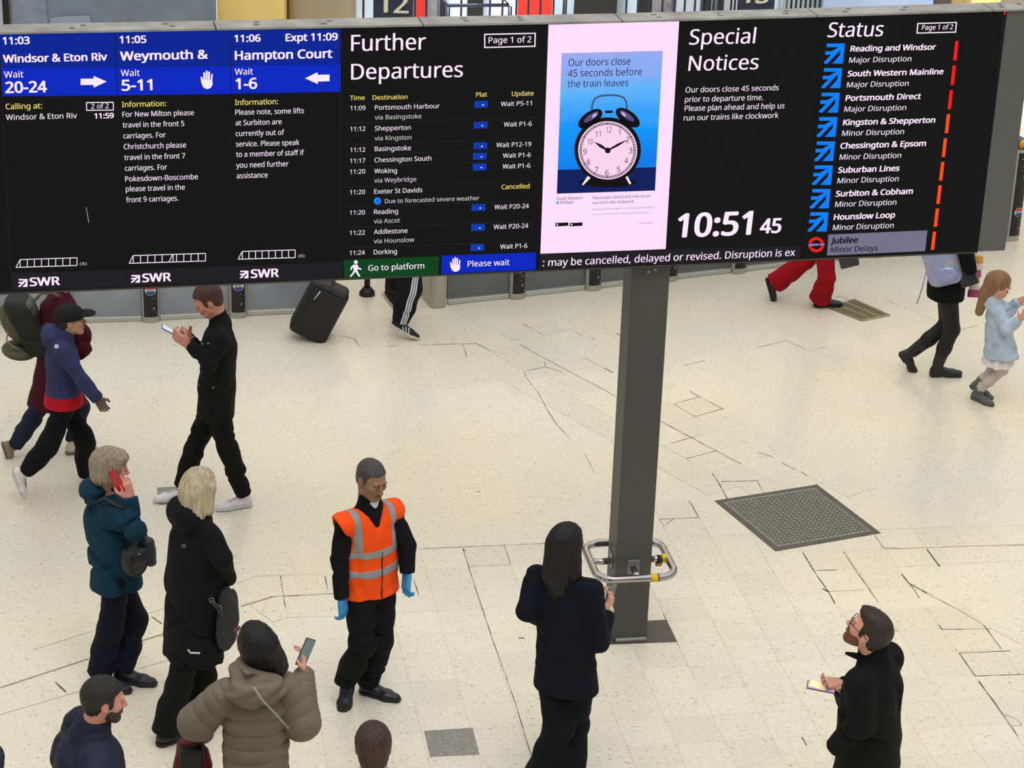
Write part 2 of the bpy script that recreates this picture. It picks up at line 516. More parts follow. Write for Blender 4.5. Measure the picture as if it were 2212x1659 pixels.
ck = MB()
for pts, w in ((z2(75, 845, 255, 940, 400, 1018, 545, 1095), .010), (z2(245, 665, 300, 697, 443, 772), .008), (z2(150, 741, 300, 700), .007), (z2(275, 817, 443, 770), .007), (z2(150, 741, 275, 817), .006),
               (z2(130, 975, 290, 930), .009), (z2(228, 1062, 400, 1018), .008), (z2(378, 1152, 410, 1198), .012), (z2(410, 1198, 467, 1300), .012), (z2(430, 1199, 545, 1197, 640, 1192), .013),
               (z2(640, 1192, 680, 1265), .007), (z2(640, 1025, 735, 1055), .008), (z2(790, 1090, 868, 1130), .009), (z2(900, 1142, 935, 1163), .009), (z2(205, 516, 333, 486), .007), (z2(640, 410, 815, 368, 947, 430, 1060, 403), .005),
               (z2(1110, 112, 1130, 106, 1185, 130), .008), (z2(1390, 125, 1690, 247), .004), (z2(1843, 303, 1945, 278), .005), (z2(65, 1420, 295, 1411), .006), (z2(240, 1310, 300, 1415), .008), (z2(65, 1420, 90, 1462, 150, 1418), .006),
               (z3(910, 255, 990, 385, 1060, 484, 1100, 555), .010), (z3(1025, 465, 1060, 484), .022), (z3(1150, 250, 1215, 348, 1320, 500, 1355, 550), .008), (z3(990, 360, 1110, 357), .009), (z3(1060, 484, 1270, 475), .005),
               (z3(1335, 155, 1385, 228, 1490, 232), .009), (z3(1490, 380, 1560, 465, 1595, 522), .012), (z3(1530, 430, 1640, 492), .013), (z3(1640, 235, 1715, 335), .012), (z3(1710, 678, 1732, 708), .009), (z3(1732, 707, 1840, 706), .011), (z3(1840, 706, 2020, 704), .006),
               (z3(1975, 680, 2080, 822), .008), (z3(2130, 833, 1832, 846, 1925, 981, 2212, 970), .009), (z3(1945, 1010, 2030, 1125, 2110, 1240, 2180, 1340), .010), (z3(2095, 1208, 2170, 1235, 2200, 1270, 2140, 1275), .006), (z3(1640, 492, 1740, 545, 1860, 610, 1975, 680), .005),
               (z3(905, 1342, 935, 1392), .011), (z3(88, 612, 178, 800), .006), (z3(1435, 700, 1470, 718), .008), (z3(1030, 1128, 1180, 1118), .003),
               (z1(20, 165, 290, 158, 480, 154), .007), (z1(368, 158, 398, 255), .005), (z1(880, 370, 1020, 342), .009), (z1(1018, 300, 1028, 342), .009), (z1(1028, 342, 1170, 385), .006), (z1(855, 375, 872, 425, 970, 550, 1040, 680, 1110, 790, 1230, 920), .005),
               (z1(820, 160, 940, 228), .009), (z1(940, 228, 1120, 325, 1270, 405, 1455, 502, 1610, 590), .007), (z1(850, 0, 1010, 85, 1220, 40, 1330, 95), .004), (z1(1590, 75, 1640, 95), .009), (z1(1495, 350, 1565, 385), .016), (z1(740, 120, 805, 127), .010), (z1(1395, 117, 1420, 117), .012), (z1(1320, 260, 1495, 350), .004),
               (z1(1340, 1030, 1415, 1178), .004), (z1(1535, 1415, 1560, 1470), .005), (z1(488, 1331, 508, 1332), .012), (z4(165, 252, 985, 217), .006), (z4(1245, 205, 1390, 198), .006), (z4(445, 250, 482, 367, 612, 765, 780, 1240, 890, 1600), .006), (z4(710, 230, 750, 352), .006),
               (z4(482, 367, 750, 352), .004), (z4(445, 258, 460, 266), .02), (z4(130, 450, 165, 560), .008), (z4(800, 825, 838, 825), .018), (z5(1650, 525, 1680, 715), .006), (z5(1912, 530, 1930, 612), .008), (z5(1590, 650, 1960, 632), .009), (z5(895, 768, 953, 810), .009), (z5(325, 1152, 388, 1210), .010),
               (z6(780, 245, 880, 270, 915, 322), .005), (z6(1110, 322, 1200, 320), .005)):
    ribbon(ck, pts, w * .72, 0.0009, 0.001)
tag(ck.build('crack', M_crack, floor), kind='stuff')
wj = MB()
for pts, w in ((z1(480, 154, 720, 275, 880, 370), .010), (z2(75, 985, 380, 1148), .006), (z3(1345, 118, 2212, 94), .004), (z5(0, 1340, 480, 1200), .012), (z5(195, 960, 540, 850), .011), (z5(860, 750, 1000, 705), .010), (z5(820, 1070, 1010, 1015), .010), (z5(95, 1345, 95, 1420), .008), (z5(395, 1215, 400, 1262), .008),
               (z5(1470, 695, 1610, 798), .008), (z5(1610, 798, 1690, 770, 1975, 765), .006), (z5(1390, 572, 1500, 528, 1910, 512), .007), (z5(1690, 715, 1690, 770), .008), (z4(0, 660, 290, 648), .006), (z6(1750, 300, 1990, 425), .006), (z6(670, 325, 690, 440), .005), (z6(1375, 90, 1430, 120), .006), (z3(2000, 690, 2212, 800), .006), (z1(1190, 545, 1560, 740), .005)):
    ribbon(wj, pts, w * .8, 0.0007)
tag(wj.build('joint_filler', M_white_joint, floor), kind='stuff')
bj = MB()
for pts, w in ((z5(0, 1185, 520, 1015), .010), (z5(820, 912, 985, 862), .010), (z5(1420, 705, 1600, 650), .010), (z3(1480, 232, 1870, 216, 2212, 208), .008)):
    ribbon(bj, pts, w, 0.0008)
tag(bj.build('joint_strip', M_brown_joint, floor), kind='stuff')


def slab(pts, z0, z1_, m, name, parent=None, **k):
    P = [fl(x, y, 0) for x, y in pts]; P = [np.array([p[0], p[1], z0]) for p in P]
    b = MB(); b.prism(P, (0, 0, z1_ - z0)); return meshobj(name, b.V, b.F, m, parent, **k)


slab([(916, 1579), (1021, 1572), (1036, 1630), (929, 1635)], -0.002, 0.0008, M_grey_tz, 'grey_floor_insert', floor)
slab([(339, 1053), (386, 1051), (392, 1088), (343, 1090)], -0.002, 0.0008, M_grey_tz, 'grey_floor_insert', floor)
M_baseplate = mat('dark_base_plate', (84, 78, 72), 0.55, 0.3, noise=(7, 0.15))
slab([(1290, 1347), (1440, 1338.7), (1463, 1387), (1302, 1393)], -0.002, 0.0014, M_baseplate, 'dark_floor_plate', floor)

# ------------------------------------------------------------------ manhole cover
M_steel_d = mat('worn_steel', (98, 100, 92), 0.5, 0.55, noise=(14, 0.2), bump=(60, 0.2))
M_frame_d = mat('tarred_cover_frame', (92, 86, 80), 0.75, noise=(9, 0.25))
M_tread = mat('bright_tread_lozenge', (206, 208, 192), 0.3, 0.7)
mc = [(1543, 1082), (1765, 1047), (1903, 1152), (1675, 1191)]
ctr = sum(fl(*p) for p in mc) / 4
mh = thing('manhole_cover', ctr, 'large square steel manhole cover with a bright tread pattern in the floor', 'manhole cover')
C4 = [fl(*p) for p in mc]
inn = [ctr + (p - ctr) * 0.885 for p in C4]
for i in range(4):
    j = (i + 1) % 4; b = MB(); b.prism([C4[i] + ZUP * -.002, C4[j] + ZUP * -.002, inn[j] + ZUP * -.002, inn[i] + ZUP * -.002], (0, 0, 0.004)); b.build('frame_strip', M_frame_d, mh)
i2 = [ctr + (p - ctr) * 0.875 for p in C4]
b = MB(); b.prism([p + ZUP * -.002 for p in i2], (0, 0, 0.005)); b.build('cover_plate', M_steel_d, mh)
b = MB()
for i in range(4): b.tube([i2[i] + ZUP * .0033, i2[(i + 1) % 4] + ZUP * .0033], 0.0022, 5)
b.build('rim', M_tread, mh)
b = MB(); ux = (i2[1] - i2[0]); uy = (i2[3] - i2[0]); NN = 20
hx = ux / np.linalg.norm(ux); hy = uy / np.linalg.norm(uy)
for i in range(NN):
    for j in range(NN):
        c = i2[0] + ux * (i + .5) / NN + uy * (j + .5) / NN + ZUP * .0034
        a, bb = (hx * .011, hy * .0042) if (i + j) % 2 else (hx * .0042, hy * .011)
        q = [c - a, c - bb, c + a, c + bb]
        b.add(q + [c + ZUP * .0022], [(0, 1, 4), (1, 2, 4), (2, 3, 4), (3, 0, 4)], False)
V = b.V; b.F = [f if np.cross(np.subtract(V[f[1]], V[f[0]]), np.subtract(V[f[2]], V[f[0]]))[2] > 0 else tuple(reversed(f)) for f in b.F]
tag(b.build('tread_lozenges', M_tread, mh), kind='stuff')

# drain grate
gc = [(1787, 664), (1845, 647), (1922, 681), (1862, 693)]
g4 = [fl(*p) for p in gc]; gctr = sum(g4) / 4
gr = thing('drain_grate', gctr, 'brass slotted drain grate in the floor beside the red trousers', 'drain grate')
M_brass = mat('worn_brass', (170, 158, 118), 0.4, 0.6, noise=(12, 0.15))
M_pit = mat('drain_pit', (20, 18, 14), 0.9)
b = MB(); b.prism([p + ZUP * -.0028 for p in g4], (0, 0, .0030)); b.build('pit', M_pit, gr)
for i in range(4):
    b = MB(); b.tube([g4[i] + ZUP * .003, g4[(i + 1) % 4] + ZUP * .003], 0.010, 6, flat=.5); b.build('frame_bar', M_brass, gr)
for i in range(1, 16):
    t = i / 16; b = MB(); b.tube([g4[0] + (g4[3] - g4[0]) * t + ZUP * .002, g4[1] + (g4[2] - g4[1]) * t + ZUP * .002], 0.0055, 5, flat=.5); b.build('grate_bar', M_brass, gr)
for t in (.34, .67):
    b = MB(); b.tube([g4[0] + (g4[1] - g4[0]) * t + ZUP * .004, g4[3] + (g4[2] - g4[3]) * t + ZUP * .004], 0.009, 5, flat=.5); b.build('cross_bar', M_brass, gr)

# ------------------------------------------------------------------ departure board
BY = 0.22715; BD = 13.23156 * CZ / 7.5
BN = np.array([math.sin(BY), -math.cos(BY), 0]); BO = np.array([0, BD, 0]); BU = np.array([math.cos(BY), math.sin(BY), 0])


def br(x, y):
    d = ray(x, y); P = CP + d * (((BO - CP) @ BN) / (d @ BN)); return (P - BO) @ BU, P[2]


def bp(u, z, off=0.0): return BO + BU * u + ZUP * z + BN * off


BAX = np.array([BU, BN, ZUP])
uL, uR, zT, zB = -3.45, 3.004, 4.192, 2.662
uE = 3.20
board = thing('departure_board', bp(0, zB), 'wide black electronic departure board spanning the frame on a steel pillar', 'departure board')
M_black = mat('board_black', (16, 16, 17), 0.5, noise=(3, 0.1))
M_fascia = mat('grey_fascia', (92, 94, 90), 0.55, 0.1, noise=(40, 0.05), bump=(80, 0.1))
M_lid = mat('dusty_grey_lid', (150, 148, 142), 0.7, 0.1, noise=(6, 0.3))
def zt(u): return float(np.interp(u, [-3.0, .9, 3.0, 3.4], [4.192, 4.190, 4.216, 4.220]))
b = MB(); b.prism([bp(uL, zB, -.002), bp(uR, zB, -.002), bp(uR, zt(uR), -.002), bp(.9, zt(.9), -.002), bp(uL, zT, -.002)], -BN * .166); b.build('casing', M_black, board)
# the end fascia tapers a little towards the foot
ep = [bp(uR + .004, zB), bp(br(2170, 539)[0], zB), bp(br(2208, 240)[0], br(2208, 240)[1]), bp(br(2222, 20)[0] + .04, zT + .02), bp(uR + .012, zT + .02)]
b = MB(); b.prism([p - BN * .16 for p in ep], BN * .165); b.build('end_fascia', M_fascia, board)
b = MB(); b.box(bp((uL + uR) / 2, zB - .004, -0.04), ((uR - uL) / 2, .05, .005), BAX); b.build('bottom_edge_strip', mat('edge_strip', (70, 66, 62), 0.4, 0.4), board)
lid_u = [uL] + [br(x, y)[0] for x, y in ((466, 64), (913, 57), (1343, 48), (1763, 37), (2143, 23))] + [3.35]
for i in range(len(lid_u) - 1):
    a, c = lid_u[i] + .004, lid_u[i + 1] - .004
    lift = 0.0 if i < 5 else .004
    b = MB(); b.prism([bp(a, zt(a), .017), bp(c, zt(c), .017), bp(c, zt(c) + .012, .017), bp(a, zt(a) + .012, .017)], -BN * .184); lidp = b.build('lid_panel', M_lid, board)
    for k in range(2):
        for j in range(2 if i not in (0, 3) else 3):
            uu = a + (c - a) * (j + .5 + .2 * random.random()) / 3; b = MB(); b.tube([bp(uu, zt(uu) + .0115, -.05 - .06 * k), bp(uu, zt(uu) + .0145, -.05 - .06 * k)], .016 + .004 * random.random(), 8)
            b.build('bolt_cap', mat('dull_bolt', (112, 110, 104), 0.6, 0.3), lidp)

try:
    FONT = bpy.data.fonts.load(bpy.utils.system_resource('DATAFILES') + '/fonts/NotoSansHebrew-Regular.woff2')
except Exception:
    FONT = None


def text_mesh(s, font=True):
    c = bpy.data.curves.new('t', 'FONT'); c.body = s; c.resolution_u = 3
    if font and FONT: c.font = FONT
    o = bpy.data.objects.new('t', c)
    me = bpy.data.meshes.new_from_object(o)
    V = np.array([v.co[:2] for v in me.vertices]); F = [tuple(p.vertices) for p in me.polygons]
    bpy.data.objects.remove(o); bpy.data.curves.remove(c); bpy.data.meshes.remove(me)
    return V, F


CAPH = text_mesh('H')[0][:, 1].max()
SHEAR = {'status_screen': .06, 'special_notices_screen': .035, 'ticker_screen': .04}


def text(s, x0, x1, y, cap, m, w, parent, off=.0075, name='lettering', slabt=True):
    """write s between pixels x0..x1 with its baseline at y (measured at x0), capitals cap px tall"""
    u0, z0 = br(x0, y); y1 = y
    for _ in range(3):
        u1, zz = br(x1, y1); y1 += (zz - z0) * 330
    ch = br(x0, y - cap)[1] - z0
    V, F = text_mesh(s)
    V = V.copy(); V[:, 0] -= V[:, 0].min()
    e = ch / 0.714
    V[:, 1] *= 0.714 / CAPH
    V[:, 0] += SHEAR.get(parent.name, 0) * V[:, 1]; V[:, 0] -= V[:, 0].min()
    wd = V[:, 0].max(); bw = {0: 0, 1: .010, 2: .036}[w] * e
    V[:, 0] *= (u1 - u0 - 2 * bw) / wd; V[:, 0] += bw; V[:, 1] *= e * (1 - (.02 if w == 2 else 0))
    sh = [(0, 0)] if w == 0 else [(-bw, 0), (bw, 0)] if w == 1 else [(-bw, -bw * .45), (bw, -bw * .45), (-bw, bw * .45), (bw, bw * .45)]
    if w == 2 and cap > 20: sh = [(bw * math.cos(2 * PI * i / 16), bw * .6 * math.sin(2 * PI * i / 16)) for i in range(16)] + [(0, 0)]
    VV = []; FF = []
    for i, (a, c) in enumerate(sh):
        n = len(VV); VV += [tuple(bp(u0 + v[0] + a, z0 + v[1] + c, off)) for v in V]; FF += [tuple(i_ + n for i_ in f) for f in F]
    return meshobj(name, VV, FF, m, parent)


def poly(pts, m, parent, name, off=.004, th=.002):
    P = [bp(*br(x, y), off) for x, y in pts]
    b = MB(); b.prism(P, BN * th); return meshobj(name, b.V, b.F, m, parent)


def disc(cx, cy, rx, ry, m, parent, name, off, th=.0012, n=48, a0=0, a1=2 * PI, rin=0.0, rot=0.0):
    full = a1 - a0 > 6.28
    A = [a0 + (a1 - a0) * i / n for i in range(n if full else n + 1)]
    def pt(r, t):
        x, y = rx * r * math.cos(t), ry * r * math.sin(t); return (cx + x * math.cos(rot) - y * math.sin(rot), cy + x * math.sin(rot) + y * math.cos(rot))
    if rin <= 0: return poly([pt(1, t) for t in A], m, parent, name, off, th)
    b = MB(); q = len(A)
    for i in range(q if full else q - 1):
        t0, t1 = A[i], A[(i + 1) % q]
        b.prism([bp(*br(*p), off) for p in (pt(1, t0), pt(1, t1), pt(rin, t1), pt(rin, t0))], BN * th)
    return meshobj(name, b.V, b.F, m, parent)


def frame(pts, m, parent, w=2.2, name='page_box', off=.006):
    b = MB()
    for i in range(len(pts)):
        (xa, ya), (xb, yb) = pts[i], pts[(i + 1) % len(pts)]
        d = np.array([xb - xa, yb - ya], float); d /= np.linalg.norm(d); nn = np.array([-d[1], d[0]]) * w / 2; e = d * w / 2
        q = [(xa - e[0] + nn[0], ya - e[1] + nn[1]), (xb + e[0] + nn[0], yb + e[1] + nn[1]), (xb + e[0] - nn[0], yb + e[1] - nn[1]), (xa - e[0] - nn[0], ya - e[1] - nn[1])]
        b.prism([bp(*br(*p), off) for p in q], BN * .0015)
    return meshobj(name, b.V, b.F, m, parent)


G_w = glow('led_white', (255, 234, 255), 1.0)
G_w2 = glow('led_white_text', (246, 228, 248), 0.95)
G_y = glow('led_yellow', (246, 226, 110), 1.0)
G_dim = glow('led_dim_white', (206, 198, 208), 0.9)
G_blk = glow('led_black', (15, 15, 16), 1.0)
G_foot = glow('led_footer_dark', (29, 27, 33), 1.0)
G_b1 = glow('led_header_blue', (2, 34, 146), 1.0)
G_b2 = glow('led_header_blue_lower', (1, 38, 190), 1.0)
G_b3 = glow('led_platform_blue', (4, 58, 172), 1.0)
G_green = glow('led_green', (4, 66, 28), 1.0)
G_sky = glow('led_sky_blue', (0, 128, 255), 1.0)
G_pink = glow('led_pale_pink', (254, 222, 253), 1.0)
G_red = glow('led_red', (255, 22, 20), 1.0)
G_or = glow('led_orange', (255, 78, 16), 1.0)
G_navytxt = glow('led_navy_text', (22, 26, 60), 1.0)
G_k = glow('led_ink', (10, 8, 12), 1.0)
G_jub = glow('led_lilac_grey', (116, 112, 136), 1.0)
G_div = glow('led_divider', (34, 34, 37), 1.0)


def arrow_icon(x0, y0, x1, y1, m, parent, name='operator_symbol', off=.0065, sk=0.0):
    """three-stroke arrow pointing up and right inside the box; sk = how far the foot leans left (px)"""
    def q(u, v): return (x0 + (x1 - x0) * u - sk * v, y0 + (y1 - y0) * v)
    b = MB()
    for poly_ in ([(.05, 0), (1, 0), (1, .08), (.72, .18), (.05, .18)],
                  [(.02, .38), (.35, .38), (.78, .14), (1, 0), (.97, .11), (.19, 1), (.02, 1), (-.01, .93), (.34, .56), (.02, .56)],
                  [(1, .02), (1, .97), (.97, 1), (.44, 1), (.80, .57), (.80, .31), (.97, .12)]):
        b.prism([bp(*br(*q(*p)), off) for p in poly_], BN * .0012)
    return meshobj(name, b.V, b.F, m, parent)


def hand_icon(x0, y0, x1, y1, m, parent):
    def q(u, v): return (x0 + (x1 - x0) * u, y0 + (y1 - y0) * v)
    b = MB()
    def rr(u0, v0, u1, v1, lean=0):
        w_ = (u1 - u0) / 2; pts = [(u0, v1), (u0 + lean, v0 + w_ * .6), (u0 + lean + w_ * .5, v0), (u1 + lean - w_ * .5, v0), (u1 + lean, v0 + w_ * .6), (u1, v1)]
        b.prism([bp(*br(*q(*p)), .0065) for p in pts], BN * .0012)
    rr(.24, .10, .38, .62, -.02); rr(.42, .0, .56, .62); rr(.60, .06, .74, .62, .01); rr(.79, .18, .92, .62, .06)
    b.prism([bp(*br(*q(*p)), .0065) for p in [(.0, .36), (.09, .33), (.24, .52), (.94, .55), (.97, .75), (.82, .93), (.62, 1), (.42, 1), (.2, .9), (.06, .68)]], BN * .0012)
    return meshobj('hand_symbol', b.V, b.F, m, parent)


def train_icon(x0, y0, x1, y1, h, n, m, parent, mid=None):
    """outline of n coaches; y0,y1 = top at left and right"""
    b = MB()
    def yt(x): return y0 + (y1 - y0) * (x - x0) / (x1 - x0)
    def seg(p, q, w=1.7):
        d = np.array([q[0] - p[0], q[1] - p[1]], float); d /= np.linalg.norm(d); nn = np.array([-d[1], d[0]]) * w / 2
        b.prism([bp(*br(*r), .0065) for r in ((p[0] + nn[0], p[1] + nn[1]), (q[0] + nn[0], q[1] + nn[1]), (q[0] - nn[0], q[1] - nn[1]), (p[0] - nn[0], p[1] - nn[1]))], BN * .0012)
    nose = 9
    seg((x0 + nose, yt(x0 + nose)), (x1, y1)); seg((x0, yt(x0) + h), (x1, y1 + h)); seg((x0, yt(x0) + h), (x0 + nose, yt(x0 + nose))); seg((x1, y1), (x1, y1 + h))
    X = [x0 + nose + (x1 - x0 - nose) * i / n for i in range(n)]
    for i, x in enumerate(X):
        if mid is not None and i == mid: seg((x - 1, yt(x) + h), (x + 7, yt(x))); 
        seg((x + (8 if mid == i else 0), yt(x)), (x + (8 if mid == i else 0), yt(x) + h))
    return meshobj('train_length_symbol', b.V, b.F, m, parent)


def face(pts, m, name, parent, off=.001, th=.002): return poly(pts, m, parent, name, off, th)


def yb(x):    # bottom edge of the board at pixel x
    return float(np.interp(x, [0, 740, 1157, 1730, 2117], [628.5, 602, 582.5, 558.5, 543.5]))
def ytp(x): return float(np.interp(x, [0, 247, 495, 735, 1184, 1466, 2172], [68.5, 67.6, 64.6, 61.9, 52.6, 45.6, 23.5]))


def screen(name, xtl, xtr, xbl, xbr, label=None):
    s = face([(xtl, ytp(xtl)), (xtr, ytp(xtr)), (xbr, yb(xbr) - 1), (xbl, yb(xbl) - 1)], G_blk, name, board)
    if label: s['label'] = label
    return s


def lineat(x, xa, ya, xb, yb_): return ya + (yb_ - ya) * (x - xa) / (xb - xa)


cols = []
for i, (xtl, xtr, xbl, xbr) in enumerate(((-2, 246.8, 26, 269), (248.4, 495.2, 270.4, 506), (496.6, 735, 507.5, 736))):
    s = screen('departure_screen', xtl, xtr, xbl, xbr, ['screen for the 11:03 to Windsor & Eton Riv', 'screen for the 11:05 to Weymouth', 'screen for the 11:06 to Hampton Court'][i])
    cols.append(s)
    hy = [(207.5, 206.2), (205.5, 202.5), (202, 198)][i]; my = [(147, 145), (146, 143), (142, 139)][i]
    def xl(y, a=xtl, b_=xbl): return a + (b_ - a) * (y - 65) / 545
    def xr(y, a=xtr, b_=xbr): return a + (b_ - a) * (y - 65) / 540
    face([(xtl, ytp(xtl) + .5), (xtr, ytp(xtr) + .5), (xr(my[1]), my[1]), (xl(my[0]), my[0])], G_b1, 'header', s, .0035, .001)
    face([(xl(my[0]), my[0]), (xr(my[1]), my[1]), (xr(hy[1]), hy[1]), (xl(hy[0]), hy[0])], G_b2, 'header', s, .0035, .001)
    fy = [(589, 583), (583, 574.5), (574.5, 566)][i]
    face([(xl(fy[0]), fy[0]), (xr(fy[1]), fy[1]), (xbr, yb(xbr) - 1.5), (xbl, yb(xbl) - 1.5)], G_foot, 'footer', s, .0035, .001)
c1, c2, c3 = cols
face([(-75, 69), (-4, 68.5), (24, 626), (-52, 630)], G_blk, 'departure_screen', board)
for (p, a) in ((c1, [("11:03", 6, 64.6, 95.3, 16, 2), ("Windsor & Eton Riv", 6.7, 231.8, 134.5, 16.6, 2), ("Wait", 9, 50.9, 167.3, 14, 1), ("20-24", 11.7, 102, 200, 24, 2)]),
               (c2, [("11:05", 258.3, 316.2, 92.7, 15.7, 2), ("Weymouth &", 259.3, 449.3, 129.8, 19, 2), ("Wait", 261, 302, 164, 13.7, 1), ("5-11", 262.6, 329.5, 195, 23.4, 2)]),
               (c3, [("11:06", 505.9, 562.7, 90, 15.4, 2), ("Expt 11:09", 616.6, 729.3, 88.3, 16, 2), ("Hampton Court", 506.9, 717.6, 128.5, 19, 2), ("Wait", 506.9, 546.3, 161, 13.7, 1), ("1-6", 508.5, 555.4, 191.7, 23.4, 2)])):
    for t in a: text(t[0], t[1], t[2], t[3], t[4], G_w, t[5], p)
for p, a in ((c1, [("Calling at:", 12.4, 91, 235.5, 12, G_y, 1), ("2 of 2", 196.7, 235, 234.2, 10.7, G_w2, 1), ("Windsor & Eton Riv", 12.7, 166.6, 258.6, 11.7, G_w2, 1), ("11:59", 204, 246, 255.3, 11.4, G_w, 2), ("(8)", 172.3, 187.4, 572, 6, G_dim, 0)]),
             (c2, [("Information:", 263.3, 359, 230.8, 11.7, G_y, 1), ("For New Milton please", 264.3, 418.9, 252, 11.3, G_w2, 1), ("travel in the front 5", 265, 398, 275, 11.3, G_w2, 1), ("carriages. For", 266.3, 358, 298.4, 11.3, G_w2, 1), ("Christchurch please", 267.3, 402.1, 321.7, 11.3, G_w2, 1),
                   ("travel in the front 7", 268.3, 400.1, 345, 11.3, G_w2, 1), ("carriages. For", 269.7, 361, 368.2, 11.3, G_w2, 1), ("Pokesdown-Boscombe", 270.3, 427.6, 391.3, 11.3, G_w2, 1), ("please travel in the", 271.7, 399.5, 413, 11.3, G_w2, 1), ("front 9 carriages.", 272.3, 385.4, 436.4, 11.3, G_w2, 1)]),
             (c3, [("Information:", 507.2, 600.5, 226.5, 11.7, G_y, 1), ("Please note, some lifts", 507.9, 656.4, 247.6, 11.3, G_w2, 1), ("at Surbiton are", 508.5, 608.2, 270.3, 11.3, G_w2, 1), ("currently out of", 508.9, 613.9, 293.4, 11.3, G_w2, 1), ("service. Please speak", 509.5, 646.4, 316.2, 11.3, G_w2, 1),
                   ("to a member of staff if", 509.9, 656.4, 338.4, 11.3, G_w2, 1), ("you need further", 509.9, 623, 361.8, 11.3, G_w2, 1), ("assistance", 510.9, 578, 384.6, 11.3, G_w2, 1), ("(8)", 644, 657.4, 555, 6, G_dim, 0)])):
    for t in a: text(t[0], t[1], t[2], t[3], t[4], t[5], t[6], p)
frame([(186.8, 221), (244.5, 220.3), (244.8, 237), (187, 237.6)], G_w2, c1, 2)
poly([(174, 169.5), (202, 169.3), (202, 163.3), (230.2, 175.5), (202, 188.7), (202, 182.7), (174, 183)], G_w, c1, 'arrow_symbol', .0065, .0012)
poly([(711.6, 160.5), (686, 161), (685.5, 155.5), (658.4, 168.5), (686.5, 181), (686, 175.5), (711.6, 174.6)], G_w, c3, 'arrow_symbol', .0065, .0012)
hand_icon(433, 151.5, 460, 191.4, G_w, c2)
train_icon(34.5, 560.2, 166.3, 555.9, 16.6, 8, G_w2, c1); train_icon(278.7, 551.5, 443.6, 546.5, 16.4, 10, G_w2, c2, 5); train_icon(514.2, 542.5, 637.3, 539, 16.6, 8, G_w2, c3)
for p, ix0, iy0, ix1, iy1, tx0, tx1, ty, cp in ((c1, 39.5, 601.8, 59.5, 618.8, 64.2, 129.8, 617, 18), (c2, 282.7, 593.3, 302.4, 609.6, 307, 369.7, 608.4, 18), (c3, 517.9, 584, 536.3, 600.2, 541.3, 602.2, 599.4, 18)):
    arrow_icon(ix0, iy0, ix1, iy1, G_w, p); text("SWR", tx0, tx1, ty, cp, G_w, 2, p)
poly([(185.6, 447), (187, 447), (192.6, 480), (190.5, 480)], mat('pale_scratch', (150, 165, 160), 0.5), c1, 'scratch', .0065, .0008)

# further departures
fd = screen('further_departures_screen', 737, 1182.5, 739, 1165.5)
text("Further", 758, 919.2, 109.8, 35, G_w, 1, fd); text("Departures", 758, 999.3, 171.2, 33.7, G_w, 1, fd)
frame([(1046.6, 73.7), (1155.5, 71.3), (1155, 99.3), (1046.6, 102)], G_w, fd, 2.4)
text("Page 1 of 2", 1054.8, 1147.3, 92.7, 13, G_w, 1, fd)
for t in (("Time", 755.4, 787.6, 215.8), ("Destination", 804.4, 879.7, 215), ("Plat", 1027.8, 1051.3, 208.6), ("Update", 1105, 1152.1, 206.7)): text(*t, 9.8, G_y, 1, fd)
rows = [("11:09", 237.7, "Portsmouth Harbour", 949.4, 236.6, "via Basingstoke", 910, 257.6, 1024.6, 217.3, "Wait P5-11", 1081.2, 1148, 228.7),
        ("11:12", 282.8, "Shepperton", 887, 281.6, "via Kingston", 888.4, 302.8, 1023.2, 262, "Wait P1-6", 1087.6, 1148, 273),
        ("11:12", 327.9, "Basingstoke", 887.4, 325.8, None, 0, 0, 1022.6, 306.7, "Wait P12-19", 1071.4, 1146.7, 317.5),
        ("11:17", 351.6, "Chessington South", 931.5, 349.9, None, 0, 0, 1021.5, 329.4, "Wait P1-6", 1085.6, 1145.9, 340.4),
        ("11:20", 375.1, "Woking", 857.2, 373.8, "via Weybridge", 898.8, 393.8, 1021, 352.6, "Wait P1-6", 1085, 1144.8, 363.7),
        ("11:20", 419.4, "Exeter St Davids", 911.9, 417.9, None, 0, 0, None, 0, "Cancelled", 1082.9, 1143.2, 408),
        ("11:20", 463.5, "Reading", 859.3, 461.9, "via Ascot", 863.5, 481.8, 1018.8, 440, "Wait P20-24", 1067.3, 1141.7, 451.4),
        ("11:22", 507.1, "Addlestone", 880, 504.9, "via Hounslow", 894.3, 524.8, 1017.8, 483.2, "Wait P20-24", 1065.6, 1140.5, 494.3),
        ("11:24", 550.4, "Dorking", 857.2, 548.9, None, 0, 0, 1016.5, 526.5, "Wait P1-6", 1079.7, 1138.4, 536.9)]
for i, (tm_, ty, d, dx, dy, v, vx, vy, bx, by, w_, wx0, wx1, wy) in enumerate(rows):
    x0 = 809.4 - i * .33
    text(tm_, 756.4 - i * .2, 789 - i * .15, ty, 9.6, G_w2, 1, fd); text(d, x0, dx, dy, 10, G_w2, 1, fd)
    if v: text(v, x0 - .4, vx, vy, 9.6, G_dim, 1, fd)
    if bx:
        sq = poly([(bx, by + .6), (bx + 29.6, by), (bx + 29.2, by + 14.6), (bx - .3, by + 15.4)], G_b3, fd, 'platform_box', .0035, .001)
        poly([(bx + 16.2, by + 7.8), (bx + 20, by + 7.7), (bx + 20, by + 9.6), (bx + 16.2, by + 9.8)], G_w, fd, 'dash', .0065, .0012)
    text(w_, wx0, wx1, wy, 9.8, G_y if w_ == "Cancelled" else G_w2, 1, fd)
for y0 in (265.8, 311.5, 334.8, 358.5, 403, 446, 490.5, 534):
    poly([(745, y0), (1158 - (y0 - 200) * .03, y0 - 13), (1158 - (y0 - 200) * .03, y0 - 11.9), (745, y0 + 1.1)], G_div, fd, 'row_divider', .0035, .0008)
disc(815, 433.6, 7.9, 7.9, G_sky, fd, 'information_symbol', .005, n=24)
